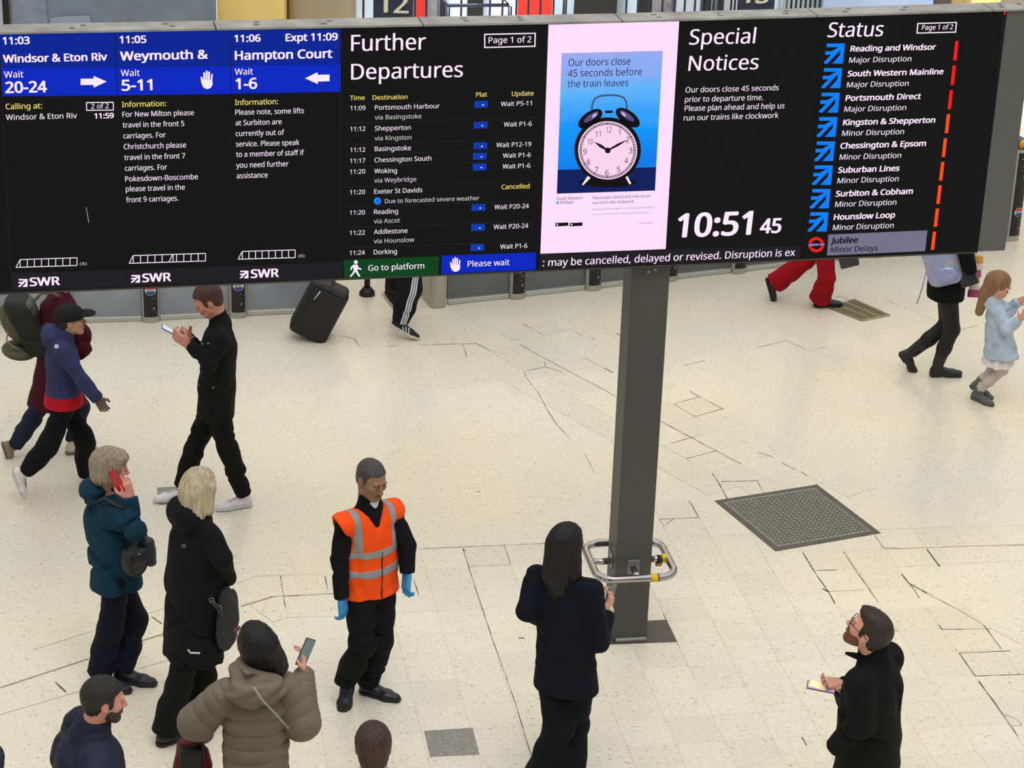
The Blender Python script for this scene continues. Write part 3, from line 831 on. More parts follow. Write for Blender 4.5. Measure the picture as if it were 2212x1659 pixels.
poly([(814.3, 429.5), (815.9, 429.5), (815.9, 437.5), (814.3, 437.5)], G_k, fd, 'information_symbol', .0065, .0012)
text("Due to forecasted severe weather", 830.8, 1035, 438.5, 9.2, G_dim, 1, fd)
poly([(741.4, 561.3), (948.3, 553), (946.8, 592.2), (743, 600.6)], G_green, fd, 'legend_panel', .0035, .001)['label'] = 'green go to platform panel'
poly([(953.5, 552), (1157.5, 544.6), (1156.7, 582), (953, 591)], G_b2, fd, 'legend_panel', .0035, .001)['label'] = 'blue please wait panel'
text("Go to platform", 794.9, 915.9, 584.2, 12.4, G_w, 1, fd); text("Please wait", 1009.5, 1100, 575.4, 12.6, G_w, 1, fd)
hand_icon(971.5, 554.6, 994.5, 586, G_w, fd)
wm = MB()
def wmp(pts): wm.prism([bp(*br(720 + x / 4.809, 320 + y / 4.809), .0065) for x, y in pts], BN * .0012)
wmp([(232 + 20 * math.cos(t), 1180 + 20 * math.sin(t)) for t in np.linspace(0, 2 * PI, 16, endpoint=False)])
wmp([(205, 1208), (248, 1205), (262, 1235), (292, 1250), (288, 1262), (250, 1250), (248, 1272), (210, 1275)])
wmp([(205, 1208), (180, 1232), (174, 1262), (186, 1264), (194, 1240), (212, 1232)]); wmp([(210, 1265), (232, 1272), (212, 1300), (180, 1336), (168, 1328), (198, 1290)]); wmp([(222, 1270), (248, 1266), (262, 1296), (280, 1328), (264, 1334), (244, 1306)])
wm.build('walking_figure_symbol', G_w, fd)

# advertisement screen
ad = screen('advert_screen', 1184.6, 1466.7, 1165.5, 1436.8)
face([(1184.6, 53), (1466.7, 45.8), (1437.6, 537.6), (1167, 547.6)], G_pink, 'advert_background', ad, .0035, .001)


def gradient(name, stops, du, dz, warp):
    """picture on the LED wall: blue backdrop running from pale to deep with soft slanting rays"""
    m = bpy.data.materials.new(name); m.use_nodes = True; nt = m.node_tree; p = nt.nodes['Principled BSDF']; N = nt.nodes.new; Lk = nt.links.new
    p.inputs['Base Color'].default_value = (.004, .004, .004, 1); p.inputs['Specular IOR Level'].default_value = 0.1
    t = N('ShaderNodeNewGeometry'); s_ = N('ShaderNodeSeparateXYZ'); Lk(t.outputs['Position'], s_.inputs[0])
    r = N('ShaderNodeMapRange'); r.inputs[1].default_value = dz[0]; r.inputs[2].default_value = dz[1]; Lk(s_.outputs['Z'], r.inputs[0])
    mp = N('ShaderNodeMapping'); mp.inputs['Rotation'].default_value = (0, -0.75, 0); mp.inputs['Scale'].default_value = (.6, 1, 5); Lk(t.outputs['Position'], mp.inputs[0])
    n = N('ShaderNodeTexNoise'); n.inputs['Scale'].default_value = 2.2; Lk(mp.outputs[0], n.inputs['Vector'])
    a = N('ShaderNodeMath'); a.operation = 'MULTIPLY_ADD'; a.inputs[1].default_value = warp; a.inputs[2].default_value = -warp / 2; Lk(n.outputs['Fac'], a.inputs[0])
    b_ = N('ShaderNodeMath'); b_.operation = 'ADD'; Lk(r.outputs[0], b_.inputs[0]); Lk(a.outputs[0], b_.inputs[1])
    c = N('ShaderNodeValToRGB'); cr_ = c.color_ramp
    for i, (q, rgb) in enumerate(stops):
        e = cr_.elements[i] if i < 2 else cr_.elements.new(q)
        e.position = q; e.color = (*lin(rgb), 1)
    Lk(b_.outputs[0], c.inputs[0]); Lk(c.outputs[0], p.inputs['Emission Color']); p.inputs['Emission Strength'].default_value = 1
    return m


zt_, zm_ = br(1320, 112)[1], br(1310, 363)[1]
G_grad = gradient('led_picture_blue', [(0.0, (0, 122, 232)), (0.35, (2, 150, 250)), (0.62, (90, 178, 248)), (1.0, (158, 168, 240))], None, (zm_, zt_), .35)
face([(1212.9, 114.6), (1431.3, 109.3), (1416.9, 360.5), (1204.3, 366.4)], G_grad, 'advert_picture', ad, .005, .0006)
face([(1204.3, 366.4), (1416.9, 360.5), (1414.3, 411), (1202.4, 417.8)], glow('led_picture_navy', (6, 28, 92)), 'advert_picture', ad, .005, .0006)
for t in (("Our doors close", 1227.3, 1361, 142.1, 15.4), ("45 seconds before", 1225.8, 1385.4, 165.3, 15.2), ("the train leaves", 1225.2, 1356.3, 188.3, 15)): text(*t, G_navytxt, 0, ad)
CXX, CYY = 1312, 323
disc(CXX, CYY + 70, 62, 11, G_k, ad, 'clock_picture', .0058, .0003, n=32)
for pts in ([(1270, 378), (1275, 384), (1259, 399.5), (1256.5, 398)], [(1348, 378), (1353, 376), (1363, 395.5), (1359.5, 398)]): poly(pts, G_w, ad, 'clock_picture', .0062, .0004)
disc(CXX, CYY, 71.8, 70.2, G_k, ad, 'clock_picture', .0066, .0004)
disc(CXX, CYY + 1, 63.8, 63, glow('led_clock_face', (250, 212, 238)), ad, 'clock_picture', .0072, .0004)
disc(CXX, CYY + 1, 60.6, 60, G_k, ad, 'clock_picture', .0078, .0003, rin=.978)
disc(CXX, CYY + 1, 57.2, 56.8, G_k, ad, 'clock_picture', .0078, .0003, rin=.978)
tk = MB()
for i in range(60):
    t = 2 * PI * i / 60; c_, s_ = math.cos(t), math.sin(t); w_ = .022 if i % 5 else .04
    tk.prism([bp(*br(CXX + rr * math.cos(t + dt), CYY + 1 + rr * math.sin(t + dt)), .0078) for rr, dt in ((56.6, -w_ / 2), (60.2, -w_ / 2), (60.2, w_ / 2), (56.6, w_ / 2))], BN * .0003)
tag(tk.build('clock_minute_ticks', G_k, ad), kind='stuff')
for n_, cx_, cy_ in (("12", 1314.3, 279.5), ("11", 1291, 288.5), ("10", 1273.8, 305.3), ("9", 1262.3, 327), ("8", 1269.7, 349.7), ("7", 1287.6, 366), ("6", 1310, 372.3), ("5", 1335, 365), ("4", 1352, 346), ("3", 1361.2, 324.3), ("2", 1355, 301), ("1", 1337, 284.5)):
    w_ = 5.6 if len(n_) == 2 else (1.9 if n_ == "1" else 3.7)
    text(n_, cx_ - w_, cx_ + w_, cy_ + 6, 12, G_k, 0, ad, .0082, 'clock_numeral')
def hand_pic(x, y, w0): 
    d = np.array([x - CXX, y - CYY - 1.0]); L_ = np.linalg.norm(d); d /= L_; n_ = np.array([-d[1], d[0]])
    c = np.array([CXX, CYY + 1.0]); P = [c - n_ * 1.6, c + d * L_ * .5 - n_ * w0, c + d * L_, c + d * L_ * .5 + n_ * w0, c + n_ * 1.6]
    poly([tuple(p) for p in P], G_k, ad, 'clock_picture', .0088, .0003)
hand_pic(1282, 305, 3.4); hand_pic(1357, 299.5, 2.6); disc(CXX, CYY + 1, 6.2, 6.2, G_k, ad, 'clock_picture', .0092, .0002, n=20)
for cx_, cy_, rot in ((1274.5, 256, -.62), (1355.5, 253.5, .62)):
    disc(cx_, cy_, 30, 15, G_k, ad, 'clock_picture', .0066, .0004, n=32, rot=rot)
    disc(cx_ + (2 if rot < 0 else -2), cy_ - 4, 19, 6, glow('led_bell_violet', (92, 74, 124)), ad, 'clock_picture', .0074, .0003, n=24, rot=rot)
    disc(cx_ + (9 if rot < 0 else -9), cy_ - 7.5, 7, 3, glow('led_bell_glint', (196, 172, 226)), ad, 'clock_picture', .0079, .0003, n=16, rot=rot * 1.2)
hm = MB(); arc = [(1277.7, 236), (1279.5, 222), (1285, 212), (1297, 206.5), (1316, 204.5), (1335, 206), (1347, 210.5), (1352, 219), (1354, 236)]
for a_, c_ in zip(arc[:-1], arc[1:]):
    d = np.array(c_, float) - a_; d /= np.linalg.norm(d); n_ = np.array([-d[1], d[0]]) * 1.9; A_, B_ = np.array(a_) - d * .8, np.array(c_) + d * .8
    hm.prism([bp(*br(*p), .0062) for p in (A_ + n_, B_ + n_, B_ - n_, A_ - n_)], BN * .0003)
hm.build('clock_picture', glow('led_handle_steel', (70, 80, 124)), ad)
poly([(1306.5, 238.5), (1323, 238), (1323, 243.2), (1306.5, 243.8)], G_k, ad, 'clock_picture', .0066, .0003)
for t in (("South Western", 1202, 1257, 431.6, 6.6, G_k, 0), ("Railway", 1209.5, 1237.3, 439.6, 6.6, G_k, 0), ("Please plan ahead and help us run", 1279.8, 1404.9, 429.5, 6.2, G_k, 0), ("our trains like clockwork", 1279, 1368.2, 440.2, 6.2, G_k, 0),
          ("Download the free app in your favourite app store.", 1278.5, 1412.2, 453.3, 3.6, glow('led_grey_text', (130, 112, 132)), 0), ("For more information visit", 1278, 1337.7, 464.1, 3.6, glow('led_grey_text', (130, 112, 132)), 0), ("southwesternrailway.com", 1340, 1402.2, 461.8, 3.6, glow('led_link_blue', (60, 150, 230)), 1)):
    text(t[0], t[1], t[2], t[3], t[4], t[5], t[6], ad)
poly([(1201, 434.8), (1206.8, 434.5), (1206.6, 439.6), (1200.8, 440)], glow('led_logo_blue', (90, 170, 240)), ad, 'logo_square', .0065, .001)
for x0 in (1199.3, 1230): poly([(x0, 481), (x0 + 27.6, 479.6), (x0 + 27.5, 486.9), (x0 - .1, 488.2)], G_k, ad, 'badge', .0065, .001)
for x0 in (1202, 1232.5): poly([(x0, 483), (x0 + 3, 482.8), (x0 + 3, 485.7), (x0, 486)], G_w, ad, 'badge', .0078, .0004)
poly([(1380.2, 480.9), (1410.4, 479.9), (1410.4, 481), (1380.2, 482)], glow('led_thin_red', (214, 130, 150)), ad, 'thin_rule', .0065, .001)

# special notices with the time, and the ticker below
sn = screen('special_notices_screen', 1468.5, 1772, 1438.5, 1728)
text("Special", 1487.4, 1631.1, 95.9, 33, G_w, 1, sn); text("Notices", 1485.6, 1636.9, 152.4, 32, G_w, 1, sn)
for t in (("Our doors close 45 seconds", 1479.6, 1680.9, 199.5), ("prior to departure time.", 1478.3, 1647.6, 219.9), ("Please plan ahead and help us", 1477.7, 1693.5, 239.3), ("run our trains like clockwork", 1475.6, 1680.4, 259.8)): text(*t, 11.8, G_w2, 1, sn)
text("10:51", 1461.2, 1623.3, 511.2, 50, G_w, 2, sn); text("45", 1639.8, 1686.2, 503, 31, G_w, 2, sn)
tkr = face([(1166.5, 549.5), (1437, 539.5), (1729.5, 530.5), (1728, yb(1728) - 1.5), (1165.5, yb(1165) - 1.5)], G_foot, 'ticker_screen', board, .0035, .001)
text(": may be cancelled, delayed or revised. Disruption is ex", 1171.5, 1716.3, 574.5, 15.6, G_w, 1, tkr)

# status screen
st = screen('status_screen', 1774, 2169, 1729.5, 2112)
text("Status", 1786, 1906.5, 79.8, 31.5, G_w, 1, st)
frame([(1981.8, 50.3), (2065.2, 47.9), (2063.3, 68.8), (1980, 71)], G_w, st, 2.2)
text("Page 1 of 2", 1989.8, 2057.2, 64.1, 10.8, G_w, 1, st)
lines = [("Reading and Windsor", 1835.4, 2020.6, 110.6, "Major Disruption", 1832.6, 1967.4, 134.9), ("South Western Mainline", 1829.2, 2036.8, 164.6, "Major Disruption", 1827.8, 1961.6, 188.2), ("Portsmouth Direct", 1825, 1988.2, 217.3, "Major Disruption", 1822.2, 1956.3, 240.9),
         ("Kingston & Shepperton", 1819.4, 2019, 269.9, "Minor Disruption", 1817.4, 1951.6, 293), ("Chessington & Epsom", 1814, 1999, 320.4, "Minor Disruption", 1812, 1945.4, 344.5), ("Suburban Lines", 1808.8, 1941.9, 372.7, "Minor Disruption", 1807.4, 1940, 395.4),
         ("Surbiton & Cobham", 1803.7, 1970.8, 423.9, "Minor Disruption", 1802.5, 1935, 446.4), ("Hounslow Loop", 1799.5, 1932.2, 474.2, "Minor Disruption", 1797.5, 1929.2, 496.6)]
iy = [93.3, 146.5, 199.6, 252.3, 304.8, 356.6, 407.5, 457.7]; ix = [1824.3, 1818.5, 1813.4, 1808.3, 1803.2, 1798.4, 1793.5, 1789]
for (a, ax0, ax1, ay, s2, sx0, sx1, sy), y_, x_ in zip(lines, iy, ix):
    text(a, ax0, ax1, ay, 12.2, G_w, 2, st); text(s2, sx0, sx1, sy, 11.6, G_w2, 1, st)
    arrow_icon(x_ - 41, y_, x_, y_ + 43.5 * (1 - (y_ - 93) * .00012), G_sky, st, sk=4.4)
bt_ = [88, 140.7, 194, 245.8, 298, 349, 399.4, 449.6, 499.4]; bb_ = [130, 182.9, 235, 287, 338.5, 389.4, 439.7, 489.4, 538.8]; bx_ = [2069.7, 2063.9, 2057.6, 2051.4, 2044.9, 2039.1, 2033.3, 2027.5, 2021.3]
for i in range(9):
    poly([(bx_[i] - 7, bt_[i] + .3), (bx_[i], bt_[i]), (bx_[i] - 4.4, bb_[i] - .3), (bx_[i] - 11.6, bb_[i])], G_red if i < 3 else G_or, st, 'status_bar', .0065, .0012)
poly([(1789.1, 506.3), (2002.8, 497.1), (1997.9, 541.8), (1786, 551.5)], G_jub, st, 'jubilee_panel', .0035, .001)
text("Jubilee", 1793, 1852, 525.6, 12.4, G_k, 2, st); text("Minor Delays", 1793, 1894.9, 544.6, 11.6, G_k, 1, st)
disc(1762.5, 527.9, 17, 16.3, G_red, st, 'roundel_ring', .005, n=40, rin=.64)
poly([(1744.2, 525.3), (1781.2, 524), (1781, 529.8), (1744, 531.2)], glow('led_roundel_bar', (70, 30, 110)), st, 'roundel_bar', .0068, .0008)
text("JUBILEE LINE", 1745.5, 1779.5, 530, 3.4, G_w, 0, st, .0085)
frame([(2169, 25.5), (2172.5, 24.6), (2171.8, 24.7), (2169, 31)], G_red, st, 1.8, 'stuck_pixels')

# ------------------------------------------------------------------ pillar and guard rail
PG = np.array([math.cos(PSI), math.sin(PSI), 0]); PD = np.array([-math.sin(PSI), math.cos(PSI), 0])   # right, away
PA = fl(1320.5, 1386); PW = 0.240
PC = PA + PG * PW / 2 + PD * PW / 2
PAX = np.array([PG, PD, ZUP])
M_pillar = mat('grey_painted_steel', (76, 77, 71), 0.5, 0.15, noise=(5, 0.08), bump=(30, 0.05))
pil = thing('steel_pillar', PC, 'square dark grey steel pillar holding up the departure board', 'pillar')
b = MB(); b.box(PC + ZUP * (zB - .01) / 2, (PW / 2, PW / 2, (zB - .01) / 2), PAX, .006); b.build('shaft', M_pillar, pil)
b = MB(); b.box(PC - PD * (PW / 2 + .004) + ZUP * .012 + PG * .012, (PW * .43, .005, .010), PAX, .002); b.build('base_flashing', mat('pale_flashing', (176, 172, 158), 0.6), pil)
for zz, px_ in ((2.62, .10), (2.60, .12)): pass
for (px_, py_) in ((1400.5, 587), (1415.5, 582.5)):
    d = ray(px_, py_); o = PC - PD * PW / 2; P = CP + d * (((o - CP) @ PD) / (d @ PD))
    b = MB(); b.tube([P - PD * .003, P + PD * .002], [.008, .009], 10); b.build('bolt', mat('bright_bolt', (168, 166, 158), 0.4, 0.4), pil)
# rail
d = ray(1365, 1228); o = PC - PD * PW / 2; Pz = CP + d * (((o - CP) @ PD) / (d @ PD)); RZ = Pz[2]
M_chrome = mat('polished_stainless', (176, 172, 174), 0.16, 1.0, noise=(4, 0.05))
rail = thing('guard_rail', PC + ZUP * RZ, 'polished steel hoop rail fixed around the foot of the grey pillar', 'guard rail')
hw, rc = 0.262, 0.115
pts = []
for q in range(4):
    a0 = q * PI / 2 - PI / 2
    cc = np.array([(hw - rc) * (1 if q in (0, 1) else -1), (hw - rc) * (-1 if q in (0, 3) else 1)])
    for i in range(9):
        t = a0 + PI / 2 * i / 8; pts.append(PC + ZUP * RZ + PG * (cc[0] + rc * math.cos(t)) + PD * (cc[1] + rc * math.sin(t)))
b = MB(); b.tube(pts, .026, 16, closed=True); b.build('hoop', M_chrome, rail, True)
for dv in (PG, -PG, PD, -PD):
    b = MB(); b.tube([PC + ZUP * RZ + dv * (PW / 2), PC + ZUP * RZ + dv * (hw - .01)], .022, 14); b.build('bracket', M_chrome, rail, True)
    ax = np.array([np.cross(dv, ZUP), dv, ZUP]); b = MB(); b.box(PC + ZUP * (RZ + .012) + dv * (PW / 2 + .004), (.042, .004, .052), ax, .002); b.build('fixing_plate', mat('fixing_steel', (124, 124, 120), 0.35, 0.6), rail)
M_tape = mat('yellow_tape', (226, 190, 20), 0.5, noise=(20, 0.15)); M_tapek = mat('black_tape', (24, 22, 24), 0.5)
fr = PC + ZUP * RZ - PD * hw
b = MB(); b.tube([fr + PG * .085, fr + PG * .130], .0285, 14); b.build('yellow_tape', M_tape, rail, True)
b = MB(); b.tube([fr + PG * .1305, fr + PG * .137], .0285, 14); b.build('black_tape', M_tapek, rail, True)
b = MB(); b.tube([PC + ZUP * RZ + PG * .185, PC + ZUP * (RZ - .004) + PG * .235], [.027, .024], 12); b.build('black_tape', M_tapek, rail, True)
b = MB(); b.box(PC + ZUP * RZ + PG * .236, (.022, .024, .0255), PAX, .006); b.build('yellow_tape', M_tape, rail)
b = MB(); b.box(PC + ZUP * (RZ - .04) + PG * .2, (.022, .012, .014), PAX, .006); b.build('tag', mat('orange_tag', (178, 120, 84), 0.6), rail)

# ------------------------------------------------------------------ ticket gates
M_gate = mat('brushed_gate_steel', (176, 172, 160), 0.38, 0.45, noise=(20, 0.08)); M_star = mat('star_white', (235, 235, 240), 0.5, emit=0.25)
M_gblk = mat('gate_advert_black', (14, 14, 16), 0.35, noise=(10, 0.2)); M_panel = mat('grey_gate_panel', (104, 108, 112), 0.28, 0.3, noise=(3, 0.14)); M_panelb = mat('blue_grey_gate_panel', (146, 152, 162), 0.3, 0.25, noise=(2.5, 0.2)); M_trim = mat('panel_kick_trim', (188, 190, 184), 0.35, 0.5)
M_lr = mat('badge_red', (200, 36, 44), 0.5); M_lb = mat('badge_blue', (28, 66, 150), 0.5); M_lw = mat('badge_white', (235, 238, 240), 0.5)
gates = [(-52, 707, 1), (138, 703.5, 1), (327, 698, 1), (516, 688, 1), (700, 680, 0), (949, 666, 2), (1122, 647, 1), (1286, 629, 1), (1452, 609, 1), (1601, 592, 1), (1751, 575, 1), (1900, 557, 1), (2045, 539, 1), (2192, 521, 1)]
lb = {2: 'ticket gate beside the man looking at his phone, seen left of his head', 3: 'ticket gate just right of the man in the black jacket', 4: 'ticket gate hidden behind the black suitcase', 5: 'plain brushed steel ticket gate end right of the tracksuit legs', 6: 'starry black ticket gate under the blue please wait panel',
      7: 'starry ticket gate just left of the steel pillar', 8: 'ticket gate partly hidden behind the right side of the steel pillar', 9: 'starry ticket gate just left of the kicking red trouser leg', 13: 'starry ticket gate at the right edge with an orange card reader',
      0: 'ticket gate just outside the left edge of the picture', 1: 'ticket gate hidden behind the burgundy coat and the black cap', 10: 'ticket gate behind the red trousers and the dark grey tote bag', 11: 'ticket gate just behind the board above the drain grate', 12: 'ticket gate hidden by the board behind the holographic backpack'}
gpos = []
for gi, (gx, gy, kind) in enumerate(gates):
    P = fl(gx, gy); gpos.append(P)
for gi, (gx, gy, kind) in enumerate(gates):
    P = gpos[gi]
    A_ = gpos[max(gi - 1, 0)] if gi >= 6 else gpos[max(0, gi - 1)]
    B_ = gpos[min(gi + 1, len(gates) - 1)]
    g = (B_ - A_); g[2] = 0; g /= np.linalg.norm(g); back = np.array([-g[1], g[0], 0])
    back = back if kind != 2 else back
    ax = np.array([g, back, ZUP])
    G = thing('ticket_gate', P, lb[gi], 'ticket gate', 'ticket gates in a row behind the concourse')
    hwid = .078
    b = MB(); ring = []
    for i in range(9):
        t = PI + PI * i / 8; ring.append(P + g * hwid * math.cos(t) + back * (.055 + .05 * math.sin(t)))
    ring = ring + [P + g * hwid + back * 1.5, P - g * hwid + back * 1.5]
    b.prism(ring, (0, 0, .96)); b.build('body', M_gate, G)
    def fpt(s_, z, o): return P + g * s_ + back * (.055 - .05 * math.sqrt(max(0, 1 - (s_ / hwid) ** 2)) - o) + ZUP * z
    if kind == 1:
        b = MB(); ns = 8; w_ = .062
        V = [fpt(-w_ + 2 * w_ * i / ns, z, .003) for z in (.055, .93) for i in range(ns + 1)]
        F = [(i, i + 1, i + ns + 2, i + ns + 1) for i in range(ns)]
        b.add(V, F, False); b.build('advert_panel', M_gblk, G)
        sb = MB(); r_ = random.Random(5)
        for i in range(22):
            s_, z = r_.uniform(-.052, .052), r_.uniform(.08, .9); c = fpt(s_, z, .005); rr = r_.choice([.0025, .0035, .006])
            if abs(z - .31) < .06 and abs(s_) < .05: continue
            sb.add([c - g * rr, c - ZUP * rr, c + g * rr, c + ZUP * rr], [(0, 1, 2, 3)], False)
        tag(sb.build('stars', M_star, G), kind='stuff')
        def cap(r, v0, v1, m, nm, o):
            # slice of a disc between heights v0..v1 (fractions of r)
            pts = [fpt(0, .31, o) + g * r * math.cos(t) * 1 + ZUP * r * math.sin(t) for t in np.linspace(0, 2 * PI, 32, endpoint=False)]
            c = fpt(0, .31, o); out = []
            tt = np.linspace(math.asin(v0), math.asin(v1), 8)
            for t in tt: out.append(c + g * r * math.cos(t) + ZUP * r * math.sin(t))
            for t in tt[::-1]: out.append(c - g * r * math.cos(t) + ZUP * r * math.sin(t))
            bb = MB(); bb.prism(out, -back * .002); return bb.build(nm, m, G)
        cap(.048, -1, 1, M_lw, 'drink_badge', .006); cap(.044, .28, .98, M_lr, 'drink_badge', .0085); cap(.044, -.98, -.28, M_lb, 'drink_badge', .0085)
        V, F = text_mesh("PEPSI"); V = V.copy(); V[:, 0] -= (V[:, 0].max() + V[:, 0].min()) / 2; V *= .018 / .714; V[:, 0] *= 1.25; V[:, 1] -= .009
        vv = []; ff = []
        for k_, sh_ in enumerate((-.001, 0, .001)):
            n_ = len(vv); vv += [tuple(fpt(0, .31, .0112) + g * (v[0] + sh_) + ZUP * v[1]) for v in V]; ff += [tuple(i + n_ for i in f) for f in F]
        meshobj('lettering', vv, ff, M_gblk, G)
    b = MB(); b.box(P + back * .35 + ZUP * 1.0, (.07, .3, .05), ax, .02); b.build('reader_housing', mat('reader_navy', (34, 48, 66), 0.4), G)
    b = MB(); b.tube([P + back * .02 + ZUP * 1.0, P + back * .06 + ZUP * 1.03], [.066, .05], 20); b.build('card_reader', mat('reader_yellow', (232, 170, 40), 0.35), G, True)
for gi in range(len(gates) - 1):
    if gi == 4: continue                      # open aisle with the tracksuit walker
    A_, B_ = gpos[gi], gpos[gi + 1]; g = B_ - A_; L_ = np.linalg.norm(g); g /= L_; back = np.array([-g[1], g[0], 0]); ax = np.array([g, back, ZUP])
    a = A_ + g * (.105 if gi == 5 else .082) + back * .09; c = B_ - g * .082 + back * .09; mid = (a + c) / 2; hl = np.linalg.norm(c - a) / 2
    pn = thing('gate_panel', mid, 'grey gate panel ' + ['left of the burgundy coat, at the left edge', 'between the burgundy coat and the first starry gate', 'behind the head of the man reading his phone', 'left of the black suitcase', '', 'between the plain steel gate end and the starry gate under please wait', 'between the two starry gates left of the pillar', 'behind the top of the steel pillar', 'right of the pillar, below the ticker', 'behind the kicking red trouser leg', 'behind the red trousers and tote bag', 'hidden behind the status screen above the grate', 'left of the starry gate with the orange reader'][gi], 'panel', 'grey panels between the ticket gates')
    b = MB(); b.box(mid + ZUP * .5, (hl, .012, .45), ax, .003); b.build('sheet', M_panelb if gi < 4 else M_panel, pn)
    b = MB(); b.box(mid + ZUP * .022 - back * .02, (hl, .014, .022), ax, .004); b.build('kick_strip', M_trim, pn)
# small barrier post with a black foot seen through the open aisle
P = fl(793, 636)
po = thing('barrier_post', P, 'slim dark barrier post with a black foot behind the suitcase', 'post')
b = MB(); b.tube([P + ZUP * .06, P + ZUP * 1.0], .028, 12); b.build('post', mat('post_grey', (58, 60, 62), 0.4, 0.4), po, True)
b = MB(); b.tube([P, P + ZUP * .03, P + ZUP * .07], [.075, .07, .04], 16); b.build('foot', mat('post_foot', (18, 18, 20), 0.5), po, True)

# ------------------------------------------------------------------ platform side beyond the board
def vp(x, y, Y):
    d = ray(x, y); return CP + d * (Y / d[1])
def upright(x0, x1, Y, z0, z1_, th, m, name, label, cat, group=None, parent=None, rnd=0):
    a = vp(x0, 25, Y); c = vp(x1, 25, Y); b = MB(); hx_ = (c[0] - a[0]) / 2
    b.box(((a[0] + c[0]) / 2, Y + th / 2, (z0 + z1_) / 2), (hx_, th / 2, (z1_ - z0) / 2), bevel=.006)
    o = meshobj(name, b.V, b.F, m, parent)
    return tag(o, label, cat, group) if parent is None else o
M_hoard = mat('blue_grey_hoarding', (128, 142, 160), 0.35, 0.1, noise=(4, 0.16)); M_hoard2 = mat('blue_hoarding_pale', (146, 164, 196), 0.35, 0.1, noise=(3, 0.1))
hb = upright(24, 466, 27.2, 0, 2.3, .06, M_hoard, 'glass_hoarding', 'large blue-grey glazed hoarding above the left end of the board', 'hoarding')
pa = MB(); pts = [vp(x, y, 27.19) for x, y in ((108, 56), (110, 38), (130, 36), (150, 34), (193, 33), (200, 56))]; pa.prism([pts[i] for i in range(6)], (0, -.004, 0)); pa.build('pale_patch', mat('pale_patch', (158, 170, 186), 0.4, noise=(8, 0.1)), hb)
pa = MB(); pts = [vp(x, y, 27.19) for x, y in ((28, 56), (28, -4), (98, -4), (104, 56))]; pa.prism(pts, (0, -.003, 0)); pa.build('pale_patch', mat('bluer_patch', (138, 152, 172), 0.4, noise=(5, 0.2)), hb)
upright(5, 19, 27.4, 0, 2.3, .2, mat('near_black_post', (18, 17, 22), 0.5, noise=(5, 0.1)), 'dark_post', 'black post at the top left corner beside the hoarding', 'post')
upright(-40, 4, 28.5, 0, 2.2, .1, mat('white_board', (196, 212, 235), 0.5, noise=(3, 0.05)), 'white_hoarding', 'white hoarding at the extreme top left corner', 'hoarding')
upright(470, 614, 27.3, 0, 3.2, .5, mat('lit_cream_cladding', (240, 208, 128), 0.45, noise=(2, 0.08)), 'cream_column', 'bright cream-yellow clad column above the board, left of the taupe one', 'column')
b = MB(); a = vp(618, 25, 27.5); c = vp(765, 25, 27.5); cx_ = (a[0] + c[0]) / 2; hx_ = (c[0] - a[0]) / 2
b.prism([(cx_ + hx_ * math.copysign(abs(math.cos(t)) ** .45, math.cos(t)), 27.8 + .3 * math.copysign(abs(math.sin(t)) ** .6, math.sin(t)), 0) for t in np.linspace(0, 2 * PI, 40, endpoint=False)], (0, 0, 3.2))
tag(b.build('taupe_column', mat('taupe_cladding', (158, 142, 116), 0.45, noise=(2, 0.1)), smooth=False), 'rounded taupe column above the board, right of the cream one', 'column')
upright(1776, 2014, 27.4, 0, 2.2, .06, M_hoard2, 'glass_hoarding', 'pale blue glazed hoarding above the right end of the board', 'hoarding')
upright(2016, 2052, 28.2, 0, 2.2, .1, mat('dark_brown_panel', (70, 60, 58), 0.6, noise=(5, 0.2)), 'dark_hoarding', 'dark brown hoarding right of the pale blue hoarding', 'hoarding')
upright(2053, 2094, 28.3, 0, 2.4, .3, mat('tan_cladding', (168, 148, 100), 0.5, noise=(3, 0.1)), 'tan_column', 'tan column left of the bright yellow one at the top right', 'column')
upright(2096, 2166, 27.8, 0, 3.0, .4, mat('lit_yellow_cladding', (246, 216, 140), 0.45, noise=(2, 0.06)), 'yellow_column', 'bright yellow column above the right end of the board', 'column')
upright(2167, 2300, 27.6, 0, 3.0, .4, mat('grey_cladding', (130, 126, 116), 0.5, noise=(3, 0.1)), 'grey_column', 'grey-brown column at the extreme top right corner', 'column')
# train behind the railings
M_twhite = mat('train_white', (206, 220, 236), 0.35, noise=(1.5, 0.12)); M_tred = mat('train_red', (196, 44, 34), 0.4, noise=(3, 0.1)); M_tdark = mat('train_dark', (22, 22, 24), 0.5, noise=(6, 0.2)); M_under = mat('underframe_grey', (120, 118, 120), 0.7, noise=(8, 0.4))
tr = thing('train', (1.0, 28.9, 0), 'white and red train standing behind the black railings', 'train')
def tpart(x0, x1, z0, z1_, m, name, Y=28.75, th=.2): upright(x0, x1, Y, z0, z1_, th, m, name, None, None, parent=tr)
tpart(765, 1775, 0, 3.2, M_twhite, 'body_side', 28.95, 2.4)
tpart(893, 918, .0, 3, M_tred, 'red_door'); tpart(918, 945, 0, 3, M_under, 'underframe'); tpart(1118, 1192, 0, 3, M_tred, 'red_door'); tpart(1009, 1043, 0, 3, M_tdark, 'gangway', 28.7); tpart(1240, 1332, 0, 3, M_tdark, 'gangway', 28.65)
tpart(1192, 1240, 0, 3, mat('train_pale_grey', (168, 182, 194), 0.4), 'grey_door'); tpart(1408, 1450, 0, 3, M_under, 'underframe', 28.72); tpart(1380, 1408, 0, 3, M_tdark, 'bogie', 28.75); tpart(1460, 1512, 0, 3, mat('train_pale_grey', (168, 182, 194), 0.4), 'grey_door'); tpart(1552, 1562, 0, 3, M_tdark, 'door_seal'); tpart(950, 962, 0, 3, M_tdark, 'door_seal')
tpart(1700, 1790, 0, 3, M_tdark, 'gangway', 28.6)
